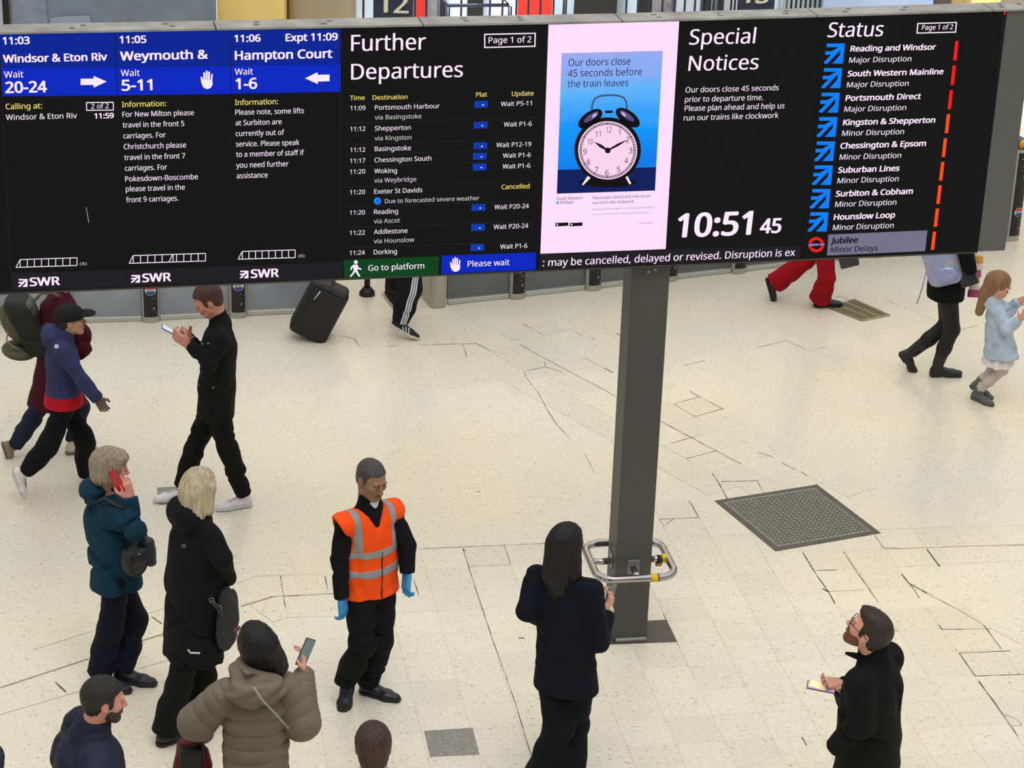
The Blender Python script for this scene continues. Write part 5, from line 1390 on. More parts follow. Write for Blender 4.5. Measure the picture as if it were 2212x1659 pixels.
M_teal = cloth('teal_coat', (12, 50, 68), b=.9)
p.top(M_teal, .09, chest=.185, waist=.182, hemr=.197, depth=.86, arm=(.082, .080, .058), collar=.075, collar_h=.05, wr=.009, hood=1.15, name='coat', h=.009)
p.trousers(M_tr_n, hip=.096, knee=.082, ank=.082, over=.02, wr=.004, seat=.9)
M_shn = mat('navy_shoe', (20, 24, 34), .5, noise=(8, .2))
for l in (p.legL, p.legR): p.shoe(l, M_shn, M_sole_d, big=1.1)
c = p.J((252, 1040, -.13)); phone('red phone held to the ear of the woman in the teal coat', c, nrm(p.J((262, 1036, -.16)) - c), p.J((262, 1062, -.14)) - p.J((250, 1018, -.12)), m=mat('red_phone_case', (190, 22, 36), .4), size=(.036, .072, .006))
M_bag = mat('dark_nylon_bag', (22, 22, 30), .6, noise=(9, .25), bump=(20, .4)); M_bagf = mat('slate_bag_flap', (32, 42, 50), .5, noise=(9, .2))
c = p.J((294, 1210, -.22)); X = nrm(p.J((330, 1190, -.12)) - p.J((262, 1222, -.26))); Yv = nrm(np.cross(ZUP, X)); A = np.array([X, Yv, ZUP])
d1 = SDF(); d1.ell(c - X * .02 - ZUP * .01, A, (.105, .062, .098)); d1.box(c + ZUP * .03, A, (.085, .05, .05), r=.03, k=.03); d1.disp(wrink(.010, (26, 26, 26), 1)); d2 = SDF(); d2.box(c + X * .085 + ZUP * .03, A, (.036, .058, .098), r=.03); d2.disp(wrink(.006, (30, 30, 30), 2))
t = bagobj('crossbody_bag', 'dark crossbody bag with slate end panel at the hip of the teal coat', 'bag', [('pouch', d1, .007, M_bag), ('end_panel', d2, .007, M_bagf)], c)
sheet('strap', M_bag, [c + X * .1 + ZUP * .08, p.J((300, 1120, -.1)), p.J((225, 1075, -.19)), p.J((195, 1090, -.0))], .012, t)
b = MB(); b.box(p.J((301, 1197, -.275)), (.008, .003, .003)); b.build('clasp', mat('pale_clasp', (160, 150, 140), .3, .8), t)

# ---- blond woman in a long black coat
p = Figure('blond woman in a long black hooded coat walking away past the puffer coat', (400, 1592), 30, 1.68)
p.pose(neck=(424, 1104, 0), pel=(418, 1290, 0), R=[(478, 1205, -.20), (492, 1252, -.02), (500, 1290, .06)], L=[(420, 1215, .22), (470, 1260, .2), (490, 1280, .2)],
       RL=[(386, 1480, -.06), ('f', 352, 1608), ('f', 410, 1588)], LL=[(440, 1460, .1), ('f', 430, 1572), ('f', 478, 1552)])
p.head((433, 1052, .0), 40, -8, female=True)
def ex(d):
    q = p.hp; A = p.HA
    d.ell(q(-.03, 0, .0), A, (.09, .09, .11), k=.03); d.cone(q(-.045, .04, -.02), q(-.06, .06, -.15), .06, .045, k=.03); d.cone(q(-.045, -.04, -.02), q(-.065, -.06, -.15), .06, .045, k=.03)
    d.cone(q(-.07, 0, -.03), q(-.09, 0, -.17), .06, .05, k=.03)
    for sg in (1, -1): d.cone(q(.01, sg * .075, .02), q(.0, sg * .082, -.12), .03, .032, k=.02)
hd_ = p.hairshell(grow=.012, low=-.22, extra=ex, m=hairm('hair_blond', (188, 172, 142)), dfn=strands(p, 26, .0024))
p.body()
M_bc = cloth('black_coat', (14, 15, 17), b=.7)
p.top(M_bc, .40, chest=.185, waist=.195, hemr=.215, depth=.80, hemd=.82, arm=(.078, .070, .056), collar=.08, collar_h=.05, hood=1.25, wr=.008, name='coat', hemtilt=-.1)
p.trousers(M_tr_k, hip=.10, knee=.078, ank=.082, over=.02)
for l in (p.legL, p.legR): p.shoe(l, M_shoe_k, M_sole_d, boot=.1, big=1.05)
b = MB(); P = p.J((397, 1180, -.235)); b.box(P, (.012, .004, .012), bevel=.003); b.build('coat_badge', mat('grey_badge', (70, 72, 74), .4), p.root)
b = MB(); b.tube([p.J((406, 1403, -.24)), p.J((411, 1410, -.25)), p.J((432, 1411, -.25))], .006, 6); b.build('reflective_piping', mat('pale_piping', (190, 192, 190), .5), p.root)
c = p.J((487, 1335, -.12)); X = nrm(p.J((505, 1330, .02)) - c); A = np.array([X, nrm(np.cross(ZUP, X)), ZUP])
d1 = SDF(); d1.cone(c + ZUP * .17 - X * .01, c - ZUP * .10 + X * .02, .05, .105, side=X, fa=.55); d1.ell(c + X * .05 + ZUP * .01, A, (.10, .06, .14), k=.04); d1.cone(c - ZUP * .1, c - ZUP * .17 + X * .0, .10, .06, side=X, fa=.5, k=.03); d1.disp(wrink(.010, (20, 20, 20), 3))
t = bagobj('shoulder_bag', 'dark grey slouchy shoulder bag on the side of the long black coat', 'bag', [('pouch', d1, .008, mat('charcoal_bag', (34, 35, 33), .75, noise=(7, .2), bump=(24, .4)))], c)
b = MB(); b.tube([p.J((455, 1296, -.24)), p.J((470, 1312, -.26)), p.J((482, 1330, -.24))], .014, 8); b.build('strap', mat('strap_black', (26, 25, 26), .5), t, True)
for px_, py_ in ((457, 1296), (474, 1313)):
    P = p.J((px_, py_, -.26)); b = MB(); b.tube([P + np.array([math.cos(t_) * .014, 0, math.sin(t_) * .014]) for t_ in np.linspace(0, 2 * PI, 14, endpoint=False)], .003, 6, closed=True); b.build('buckle', mat('buckle_steel', (130, 130, 128), .3, .8), t, True)

# ---- woman in the taupe puffer coat
p = Figure('black-haired woman in a taupe quilted puffer coat holding up a phone, seen from behind', (548, 1930), 100, 1.62)
p.pose(neck=(553, 1462, 0), pel=(552, 1652, 0), L=[(425, 1560, .02), (440, 1585, .22), (445, 1590, .32)], R=[(652, 1560, -.02), (657, 1452, .10), (655, 1418, .13)], shw=.178)
p.head((548, 1386, .03), 128, 26, roll=-4, female=True)
def ex(d):
    q = p.hp; A = p.HA
    d.ell(q(-.02, 0, .02), A, (.105, .090, .10), k=.03); d.cone(q(-.07, -.02, .02), q(-.135, -.075, -.085), .078, .062, k=.03); d.cone(q(-.10, -.05, -.05), q(-.13, -.12, -.16), .062, .034, k=.03); d.cone(q(-.05, .03, .0), q(-.10, .01, -.08), .07, .05, k=.03)
    d.cone(q(-.115, -.07, -.08), q(-.135, -.105, -.22), .055, .03, k=.02); d.cone(q(-.09, -.03, -.04), q(-.13, -.06, -.20), .06, .03, k=.02)
p.hairshell(grow=.012, low=-.3, extra=ex, m=hairm('hair_black', (11, 9, 10)), dfn=strands(p, 30, .0016))
hr = p.hand(p.armR, (-.9, .1, .1), .5, -1); p.body((hr,))
M_tp = mat('taupe_quilting', (112, 100, 86), .6, noise=(6, .12), bump=(16, .6), spec=.3)
k = p.k
def ribs(P):
    t = (P[:, 2] - p.pel[2]) / .082
    ax = P - p.neck; lat = np.abs(ax @ p.Lf)
    w_ = np.clip((.20 - lat) / .03, 0, 1) * np.clip((p.neck[2] - .12 - P[:, 2]) / .05, 0, 1)
    dz_ = np.abs(t - np.round(t)) * .082; return (.0075 * np.exp(-(dz_ / .0075) ** 2) - .002 * np.cos(2 * PI * t + PI)) * w_
def ex(d):
    d.ops = [o for o in d.ops]
p.top(M_tp, .42, chest=.190, waist=.178, hemr=.215, depth=.82, hemd=.88, arm=(.098, .100, .056), collar=.075, collar_h=.04, wr=.004, name='coat', shr=.082, rib=None, extra=lambda d: d.disp(ribs), h=.0072)
d = SDF(); hc_ = p.neck - p.F * .125 * k - p.up * .0 + p.Lf * .02; A = np.array([p.F, p.Lf, p.up])
d.ell(hc_, A, (.085, .155, .105)); d.ell(p.neck + p.Lf * .07 + p.up * .045, A, (.085, .075, .06), k=.04); d.ell(hc_ - p.F * .03 + p.up * .075 + p.Lf * .0, A, (.05, .11, .025), k=.03, op='sub')
d.disp(lambda P: .008 * np.sin((P - hc_) @ p.Lf * 42 + 2.2 * np.sin((P - hc_) @ p.up * 34)) * np.cos((P - hc_) @ p.up * 30)); sdfobj('hood', d, .007, M_tp, p.root)
for a in (p.armL, p.armR):       # quilted sleeve rings
    d = SDF(); ex_ = a is p.armR
    d.cone(a[0] + (a[1] - a[0]) * .12, a[1], .098 * k, .103 * k, k=.03, rib=(.075, .011, .5)); d.cone(a[1], a[1] + (a[2] - a[1]) * .92, .100 * k, .060 * k, k=.03, rib=(.036, .008, 0)); sdfobj('sleeve', d, .007, M_tp, p.root)
p.trousers(M_tr_k)
for l in (p.legL, p.legR): p.shoe(l, M_shoe_k, M_sole_d, boot=.1)
st_ = MB(); st_.tube([p.J((549, 1486, -.30)), p.J((566, 1512, -.275)), p.J((596, 1543, -.25)), p.J((622, 1572, -.16))], .012, 8, flat=.4); st_.build('bag_strap', mat('pale_sage_strap', (164, 168, 148), .6), p.root, True)
b = SDF()
q = p.hp; b.cone(q(.100, .028, -.006), q(.100, .030, .020), .0035, .0035); b.cone(q(.100, .052, .012), q(.02, .080, .012), .003, .003); b.cone(q(.103, .030, .020), q(.097, .056, .016), .003, .003)
sdfobj('glasses', b, .003, mat('glasses_plum', (90, 40, 50), .3), p.root)
c = p.J((660, 1409, .12)); phone('phone held up in the right hand of the woman in the puffer coat', c, nrm(p.J((668, 1412, .13)) - p.J((652, 1407, .10))), p.J((666, 1392, .13)) - p.J((653, 1428, .10)), scr=mat('phone_screen_grey', (104, 120, 124), .15, emit=.15), m=mat('phone_plum_black', (30, 20, 30), .3))
c = p.J((415, 1640, .12)); X = p.Rt; A = np.array([X, p.A, ZUP])
M_rb = mat('burgundy_bag', (96, 12, 30), .55, noise=(8, .3), bump=(18, .6)); M_kb = mat('bag_black', (10, 9, 11), .6)
d1 = SDF(); d1.cone(c + ZUP * .10, c - ZUP * .16, .075, .125, side=X, fa=.55); d1.disp(wrink(.006, (20, 20, 20), 5)); d2 = SDF(); d2.box(c + ZUP * .03 - p.A * .055, A, (.062, .035, .075), r=.015)
t = bagobj('handbag', 'burgundy handbag with a black pocket hanging from the arm of the puffer coat', 'bag', [('pouch', d1, .008, M_rb), ('pocket', d2, .007, M_kb)], c)
for x0, x1 in ((408, 416), (441, 434)):
    b = MB(); b.tube([p.J((x0, 1598, .10)), p.J((x1, 1558, .12)), p.J((x1 + 4, 1540, .12))], .006, 6); b.build('handle', M_kb, t, True)
b = MB(); b.tube([p.J((423, 1602, .06)), p.J((424, 1565, .10))], [.016, .004], 8); b.build('scarf_tie', M_kb, t, True)

# ---- woman in navy suit by the pillar
p = Figure('long-haired woman in a dark navy suit walking away towards the steel pillar with a phone', (1215, 1692), 68, 1.66)
p.pose(neck=(1217, 1236, 0), pel=(1222, 1430, 0), L=[(1140, 1318, -.04), (1165, 1335, .2), (1185, 1330, .28)], R=[(1292, 1386, -.06), (1313, 1322, .10), (1320, 1292, .13)],
       LL=[(1208, 1570, -.06), ('f', 1178, 1690), ('f', 1212, 1672)], RL=[(1240, 1560, .06), ('f', 1225, 1700), ('f', 1258, 1680)], shw=.19)
p.head((1226, 1172, .02), 50, 8, female=True)
def ex(d):
    q = p.hp; A = p.HA
    d.ell(q(-.02, 0, .02), A, (.105, .088, .10), k=.03); d.cone(q(-.06, .01, .0), q(-.11, .0, -.16), .078, .082, k=.03); d.cone(q(-.10, .0, -.14), q(-.12, .0, -.32), .085, .075, side=A[1], fa=.6, k=.03)
    for sg in (1, -1): d.cone(q(-.01, sg * .06, .0), q(-.04, sg * .08, -.16), .04, .04, k=.03)
p.hairshell(grow=.012, low=-.5, extra=ex, m=hairm('hair_dark_brown', (17, 12, 11)), dfn=strands(p, 36, .0018))
hr = p.hand(p.armR, (-.8, .3, 0), .6, -1); p.body((hr,))
M_suit = cloth('navy_suit', (10, 14, 26))
p.top(M_suit, .17, chest=.186, waist=.172, hemr=.205, depth=.68, hemd=.76, arm=(.086, .076, .052), collar=.07, collar_h=.03, wr=.006, name='suit_jacket', shr=.076, hemtilt=0)
p.trousers(cloth('navy_suit_trousers', (10, 12, 18)), hip=.118, knee=.092, ank=.10, over=.05, flare=.02)
for l in (p.legL, p.legR): p.shoe(l, M_shoe_k, M_sole_d)
b = SDF(); P = p.armR[2]; b.cone(P - nrm(p.armR[3] - P) * .012, P + nrm(p.armR[3] - P) * .010, .034, .034); sdfobj('wristband', b, .005, mat('pale_green_band', (190, 204, 160), .5), p.root)
c = p.J((1317, 1289, .16)); phone('grey phone in the hand of the woman in the navy suit', c, p.A * .7 + p.Rt * .5, p.J((1330, 1270, .18)) - p.J((1302, 1312, .12)), m=mat('phone_grey', (112, 110, 120), .35), scr=mat('phone_screen_smoke', (86, 88, 98), .2), size=(.038, .08, .006))

# ---- bearded man with glasses looking up
p = Figure('bearded man with glasses in a black coat looking up from a lit phone', (1868, 1920), 158, 1.72, sk=SK_FAIR)
p.pose(neck=(1890, 1420, 0), pel=(1872, 1640, 0), L=[(1858, 1565, -.20), (1802, 1618, -.16), (1795, 1640, -.10)], R=[(1838, 1510, .20), (1818, 1478, .10), (1784, 1476, .04)], shw=.19)
p.head((1876, 1363, -.02), 168, 26, size=1.04); p.mouth()
p.hairshell(grow=.012, m=hairm('hair_brown', (50, 37, 30)), extra=lambda d: d.ell(p.hp(.03, 0, .09), p.HA, (.07, .06, .03), k=.02), dfn=strands(p, 24, .0014))
def beard(p, m, g=.004):
    q = p.hp; A = p.HA; k = p.hk; d = SDF(); d.ell(q(.028, 0, -.032), A, ((.060 + g) * k, (.056 + g) * k, (.076 + g) * k)); d.cone(q(.02, .044, -.06), q(.062, .016, -.098), .022 * k, .018 * k, k=.03); d.cone(q(.02, -.044, -.06), q(.062, -.016, -.098), .022 * k, .018 * k, k=.03); d.ell(q(.066, 0, -.096), A, (.021 * k, .024 * k, .018 * k), k=.02)
    d.ell(q(.088, 0, -.044), A, (.012 * k, .028 * k, .007 * k), k=.008)
    d.ell(q(.060, 0, .012), A, (.10 * k, .052 * k, .058 * k), k=.01, op='sub'); d.cut(q(0, 0, -.022), A[2] * .95 - A[0] * .0, k=.01); d.ell(q(.105, 0, -.063), A, (.022 * k, .019 * k, .010 * k), k=.004, op='sub')
    sdfobj('beard', d, .004, m, p.root)
beard(p, hairm('beard_ginger_brown', (112, 66, 46)))
hr = p.hand(p.armR, (.2, -.3, .9), .55, 1, size=1.05); p.body((hr,))
M_bk2 = cloth('black_wool_coat', (12, 13, 14))
p.top(M_bk2, .12, chest=.195, waist=.196, hemr=.205, depth=.82, hemd=.85, arm=(.094, .082, .062), collar=.078, collar_h=.075, wr=.010, name='coat', shr=.088)
b = SDF(); b.cone(p.J((1862, 1420, -.04)), p.J((1828, 1411, -.03)), .032, .012, side=p.A, fa=.6, k=.02); b.cone(p.J((1862, 1420, .04)), p.J((1838, 1412, .06)), .022, .006, k=.02); sdfobj('collar_flap', b, .004, M_bk2, p.root)
p.trousers(M_tr_k)
for l in (p.legL, p.legR): p.shoe(l, M_shoe_k, M_sole_d)
g = MB(); q = p.hp
for sg in (1, -1):
    g.tube([q(.099, sg * .032 + .024 * math.cos(t_), .004 + .018 * math.sin(t_)) for t_ in np.linspace(0, 2 * PI, 16, endpoint=False)], .0020, 6, closed=True)
    g.tube([q(.097, sg * .056, .010), q(.05, sg * .078, .012), q(.0, sg * .083, .010), q(-.018, sg * .082, -.006)], .0024, 6)
g.tube([q(.101, .009, .008), q(.106, 0, .011), q(.101, -.009, .008)], .002, 6); g.build('glasses', M_glass_frame, p.root, True)
tf = MB()
for dx, dy_, dz_ in ((.0, .0, .125), (.012, .01, .132), (-.01, -.01, .13), (.045, 0, .115), (-.02, .012, .136)): tf.tube([q(.01 + dx, dy_, .105), q(.02 + dx, dy_, dz_), q(.03 + dx, dy_ * 2, dz_ + .012)], [.003, .002, .0008], 5)
tf.build('hair_tuft', hairm('hair_tuft_fair', (120, 112, 90)), p.root)
c = p.J((1774, 1484, .03)); phone('bright-screened phone held by the bearded man with glasses', c, p.A * .97 + ZUP * .12, p.J((1748, 1474, .04)) - p.J((1803, 1490, .02)), m=mat('phone_near_black', (20, 14, 26), .3), scr=None)
scr = bpy.data.objects[[o.name for o in bpy.data.objects if o.name.startswith('screen')][-1]]
ph = scr.parent; me = scr.data; vs_ = [np.array(v.co) for v in me.vertices]
E0 = nrm(p.J((1748, 1474, .04)) - p.J((1803, 1490, .02)))
b = MB(); N_ = nrm(np.cross(p.A * .97 + ZUP * .12, E0)); X_ = nrm(np.cross(E0, N_)); b.box(c + E0 * .018 + N_ * .0052, (.029, .047, .0008), np.array([X_, E0, N_])); b.build('lit_map', mat('phone_screen_cream', (226, 216, 160), .3, emit=.4), ph)
me.materials.clear(); me.materials.append(mat('phone_screen_lilac', (160, 146, 178), .3, emit=.35))

# ---- man in navy jacket, bottom left
p = Figure('dark-haired bearded man in a navy padded jacket at the bottom left', (200, 2090), 12, 1.74, sk=SK_PINK)
p.pose(neck=(196, 1572, 0), pel=(190, 1770, 0), R=[(215, 1680, -.24), (255, 1740, -.2), (275, 1770, -.18)], shw=.19)
p.head((225, 1511, -.02), 6, -8, size=1.0); p.mouth(); beard(p, hairm('beard_dark', (58, 40, 34)))
p.hairshell(grow=.014, m=hairm('hair_near_black', (34, 29, 27)))
p.body()
M_nv = mat('navy_padded_jacket', (24, 30, 50), .7, noise=(7, .2), bump=(14, .6), spec=.3)
p.top(M_nv, .06, chest=.20, waist=.20, hemr=.20, depth=.86, arm=(.105, .095, .06), collar=.085, collar_h=.045, wr=.010, shr=.095, rib=(.14, .014, .8))
p.trousers(M_tr_k)
for l in (p.legL, p.legR): p.shoe(l, M_shoe_k, M_sole_d)

# ---- back of a head at the bottom
p = Figure('brown-haired person seen only as the back of a head at the bottom edge', (806, 2185), 90, 1.72, sk=SK_PINK)
p.pose(neck=(806, 1668, 0), pel=(806, 1860, 0)); p.head((806, 1612, .0), 92, -8, size=1.06, eyes=False)
p.hairshell(grow=.011, low=-.10, m=hairm('hair_mid_brown', (60, 40, 32)), extra=lambda d: d.ell(p.hp(-.055, 0, -.045), p.HA, (.052, .062, .06), k=.02))
p.body(); p.top(cloth('white_shirt_cloth', (190, 190, 210)), .05, h=.011, collar=.06, name='shirt'); p.trousers(M_tr_n)
for l in (p.legL, p.legR): p.shoe(l, M_shoe_k, M_sole_d)

# ---- person in blue hooded jacket and cap
p = Figure('walker in a blue hooded jacket, black cap and white trainers at the left', (122, 1068), 0, 1.56, sk=SK_OLIVE)
p.pose(neck=(134, 722, 0), pel=(138, 872, 0), R=[(180, 822, -.22), (212, 862, -.24), (236, 903, -.25)], L=[(130, 800, .22), (150, 850, .3), (160, 870, .3)],
       RL=[(104, 962, -.12), (24, 1014, -.10), (50, 1076, -.12)], LL=[(184, 950, .06), ('f', 180, 1048), ('f', 230, 1052)], shw=.165)
p.head((152, 692, -.02), 0, 4, size=.96); p.mouth()
p.hairshell(grow=.004, m=hairm('hair_short_dark', (40, 32, 28)))
def capo(p):
    q = p.hp; A = p.HA; d = SDF(); d.ell(q(-.010, 0, .040), A, (.112, .090, .088)); d.cut(q(0, 0, .018), -A[2]); sdfobj('cap', d, .005, cloth('cap_black', (28, 29, 29)), p.root)
    d = SDF(); d.ell(q(.115, 0, .038), A, (.075, .072, .030)); d.ell(q(.105, 0, .020), A, (.085, .09, .030), k=.004, op='sub'); sdfobj('cap_peak', d, .004, MATS['cap_black'], p.root)
capo(p)
g = p.hand(p.armR, (0, 1, .0), .7, -1, size=.95); p.body()
sdfobj('hand_in_brown_glove', g, .0042, mat('brown_mesh_glove', (104, 84, 78), .6, noise=(30, .3)), p.root)
M_bl = cloth('blue_fleece', (50, 56, 94))
p.top(M_bl, -.025, chest=.165, waist=.158, hemr=.168, depth=.84, arm=(.082, .070, .054), collar=.09, collar_h=.05, hood=1.2, wr=.007, shr=.07, name='hooded_jacket')
d = SDF(); d.cone(p.pel + p.up * .05, p.pel - ZUP * .005, .165, .176, side=p.Lf, fa=.84); d.cut(p.pel + ZUP * .005, -ZUP); sdfobj('red_shirt_hem', d, .008, cloth('red_shirt', (176, 16, 36)), p.root)
b = MB(); P = p.J((122, 748, -.235)); b.tube([P, P + p.A * -.004], .016, 12); b.build('white_emblem', mat('emblem_white', (210, 220, 224), .6), p.root)
p.trousers(cloth('black_joggers', (13, 13, 15)), seat=.84, top=.0, hip=.092, knee=.085, ank=.065, wr=.006)
for l in (p.legL, p.legR): p.shoe(l, M_wh, M_whs, big=1.02, lace=MATS['lace_grey'])

# ---- person in burgundy coat with backpack
p = Figure('walker in a long burgundy coat and jeans behind the blue hooded jacket', (112, 982), 0, 1.56, sk=SK_FAIR)
p.pose(neck=(128, 622, .0), pel=(125, 800, 0), R=[(180, 720, -.1), (186, 760, -.12), (188, 780, -.1)], L=[(150, 720, .22), (185, 770, .2), (190, 780, .2)],
       RL=[(70, 905, -.05), (2, 958, 0), (22, 1016, 0)], LL=[(175, 880, .08), ('f', 146, 980), ('f', 206, 972)])
p.head((150, 580, 0), 0, -5, female=True); p.hairshell(grow=.012, m=hairm('hair_brown2', (60, 44, 36))); p.body()
M_bu = cloth('burgundy_wool', (66, 14, 28))
p.top(M_bu, .30, chest=.18, waist=.19, hemr=.215, depth=.86, hemd=1.15, arm=(.08, .07, .055), wr=.007, name='coat')
p.trousers(cloth('dark_denim', (28, 36, 58)), hip=.10, knee=.072, ank=.06)
M_tn = mat('tan_suede', (140, 124, 100), .8, noise=(12, .2))
p.shoe(p.legR, M_tn, mat('grey_sole', (110, 100, 86), .6)); p.shoe(p.legL, mat('cream_trainer', (196, 186, 168), .6), MATS['grey_sole'])
c = p.J((48, 702, 0)); X = nrm(p.J((78, 690, 0)) - p.J((20, 715, 0))); Z_ = nrm(p.J((46, 640, 0)) - p.J((52, 770, 0))); A = np.array([X, np.cross(Z_, X), Z_])
M_ol = mat('olive_canvas', (78, 76, 52), .8, noise=(9, .2), bump=(22, .5)); M_olk = mat('olive_black', (26, 27, 22), .8, noise=(6, .2))
d1 = SDF(); d1.box(c + X * .055 - Z_ * .02, A, (.10, .15, .225), r=.07); d1.disp(wrink(.006, (14, 14, 14), 2)); d2 = SDF(); d2.ell(c - X * .07 + Z_ * .03, A, (.075, .13, .16)); d2.disp(wrink(.004, (20, 20, 20), 4)); d3 = SDF(); d3.box(c + X * .005 + Z_ * .15, A, (.085, .13, .06), r=.04); d4 = SDF(); d4.ell(c - X * .03 - Z_ * .19, A, (.12, .15, .06)); 
t = bagobj('backpack', 'bulky olive canvas backpack worn by the burgundy coat walker', 'backpack', [('main_bag', d1, .009, M_olk), ('front_pocket', d2, .008, M_ol), ('top_flap', d3, .008, mat('olive_flap', (74, 78, 62), .7, noise=(8, .2))), ('base_panel', d4, .009, M_ol)], c)
sheet('shoulder_strap', mat('khaki_strap', (96, 90, 64), .8), [p.J((76, 648, -.19)), p.J((88, 634, -.21)), p.J((112, 631, -.2)), p.J((128, 640, -.2))], .03, t, .012)
b = MB(); b.tube([c - X * .11 - A[1] * .11 + Z_ * .05, c - X * .13 - A[1] * .12 - Z_ * .03, c - X * .08 - A[1] * .14 - Z_ * .09, c - X * .03 - A[1] * .15 - Z_ * .13], .006, 6); b.build('piping', mat('grey_piping', (130, 128, 112), .6), t, True)
b = MB(); b.tube([c - X * .02 - A[1] * .12 + Z_ * .17, c + X * .02 - A[1] * .13 + Z_ * .05, c + X * .02 - A[1] * .14 - Z_ * .06], .005, 6); b.build('piping', MATS['grey_piping'], t, True)

# ---- tracksuit walker with suitcase
p = Figure('walker in black tracksuit trousers with three white side stripes pulling a suitcase', (876, 722), -12, 1.72, sk=SK_FAIR)
p.pose(pel=(890, 520, .05), neck=(900, 385, .05), R=[(845, 450, -.15), (830, 510, -.2), (818, 540, -.22)], RL=[(884, 622, -.10), (849, 706, -.10), (894, 730, -.12)], LL=[(862, 605, .16), (836, 650, .35), (850, 668, .35)])
p.head((908, 345, .05), -5, 0); p.hairshell(m=MATS['hair_brown']); hr = p.hand(p.armR, (0, 1, 0), 1.0, -1); p.body((hr,))
p.top(cloth('black_tracktop', (24, 24, 26)), .06, h=.012); M_trk = cloth('black_track_cloth', (20, 20, 23))
p.trousers(M_trk, hip=.125, knee=.112, ank=.075, over=.02, wr=.009, wsc=(12, 12, 20))
# side stripes follow the outside of the near leg
l = p.legR; out = nrm(-p.Lf + p.F * .55); tang = nrm(np.cross(out, nrm(l['an'] - l['hip'])))
for j in (-1, 0, 1):
    d = SDF(); kk = p.k; dn = nrm(l['an'] - l['kn']); e_ = l['an'] + dn * .02; mid = (l['kn'] + e_) / 2; g_ = .006
    rm = .112 * .55 + .075 * .45 + .004
    d.cone(l['hip'], l['kn'], (.125 * .92 + g_) * kk, (.112 + g_) * kk, k=.035); d.cone(l['kn'], mid, (.112 + g_) * kk, (rm + g_) * kk, k=.03); d.cone(mid, e_, (rm + g_) * kk, (.075 + g_) * kk, k=.03, fe=True)
    d.disp(wrink(.009, (12, 12, 20), p.B[0] * 7)); ax_ = l['kn']; c0 = l['kn'] + tang * .021 * j
    pl = nrm(tang - dn * (tang @ dn)); d.cut(c0 + pl * .0068, pl, lo=-.0136); d.cut(l['kn'] + out * .03, -out); d.cut(l['hip'] * .7 + l['kn'] * .3, l['hip'] - l['kn'])
    sdfobj('white_stripe', d, .005, mat('stripe_white', (214, 216, 220), .7), p.root)
M_sk = mat('black_suede', (22, 26, 34), .7, noise=(14, .2)); M_cream = mat('cream_rubber', (206, 198, 180), .6)
for l in (p.legL, p.legR): p.shoe(l, M_sk, M_cream, sole=.030, big=1.05)
l = p.legR; Yv = np.cross(l['fu'], l['d'])
for j in range(3):
    o = l['he'] + l['d'] * (.125 + .028 * j) - Yv * .0
    sd_ = -1 if (Yv @ p.A) > 0 else 1
    b = MB(); b.tube([o + Yv * sd_ * .047 + l['fu'] * .032, o + Yv * sd_ * .043 - l['d'] * .016 + l['fu'] * .055, o + Yv * sd_ * .028 - l['d'] * .026 + l['fu'] * .074], .0058, 6); b.build('shoe_stripe', MATS['stripe_white'], p.root, True)
# suitcase, tilted on two wheels
fb_ = fl(683, 741); d = fl(683, 741); 
Zs = nrm(p.J((748, 604, -.1)) * 1.0 - p.J((684, 736, -.1)))
S0 = p.B; 
def Jm(x, y, dd): return p.J((x, y, dd))
cs = Jm(690, 668, -.12); X = nrm(Jm(742, 612, -.12) - Jm(676, 736, -.12)); lx = np.linalg.norm(Jm(750, 606, -.12) - Jm(684, 738, -.12))
Yl = nrm(Jm(640, 640, -.1) - Jm(700, 690, -.1)); Yl = nrm(Yl - X * (Yl @ X)); Nn = np.cross(X, Yl); A = np.array([X, Yl, Nn])
M_sc = mat('black_suitcase', (12, 12, 13), .55, noise=(8, .2), bump=(30, .3))
d1 = SDF(); d1.box(cs, A, (.265, .175, .125), r=.05); d2 = SDF(); d2.box(cs + Yl * .01 - Nn * .125, A, (.215, .135, .022), r=.015)
if (Nn @ p.A) > 0: pass
else: d2 = SDF(); d2.box(cs + Nn * .125, A, (.215, .135, .022), r=.015)
t = bagobj('suitcase', 'black wheeled suitcase tilted behind the tracksuit walker', 'suitcase', [('shell', d1, .009, M_sc), ('front_pocket', d2, .008, M_sc)], cs)
for px_, py_ in ((636, 694), (648, 716)):
    P = Jm(px_, py_, -.14); b = MB(); b.tube([P - Nn * .018, P + Nn * .018], .024, 12); b.build('wheel', mat('wheel_black', (16, 16, 17), .5), t, True)
P = Jm(694, 628, -.30); sgn = -1 if (Nn @ p.A) > 0 else 1
b = MB(); b.tube([cs + Nn * sgn * -0 + (Jm(678, 647, -.28) - cs) * 1, Jm(692, 630, -.28)], .007, 6); b.build('zip_pull', mat('steel_pull', (190, 192, 190), .3, .7), t, True)
b = MB(); b.tube([cs + X * .25, cs + X * .55], .010, 8); b.build('telescopic_handle', MATS['steel_pull'], t, True)

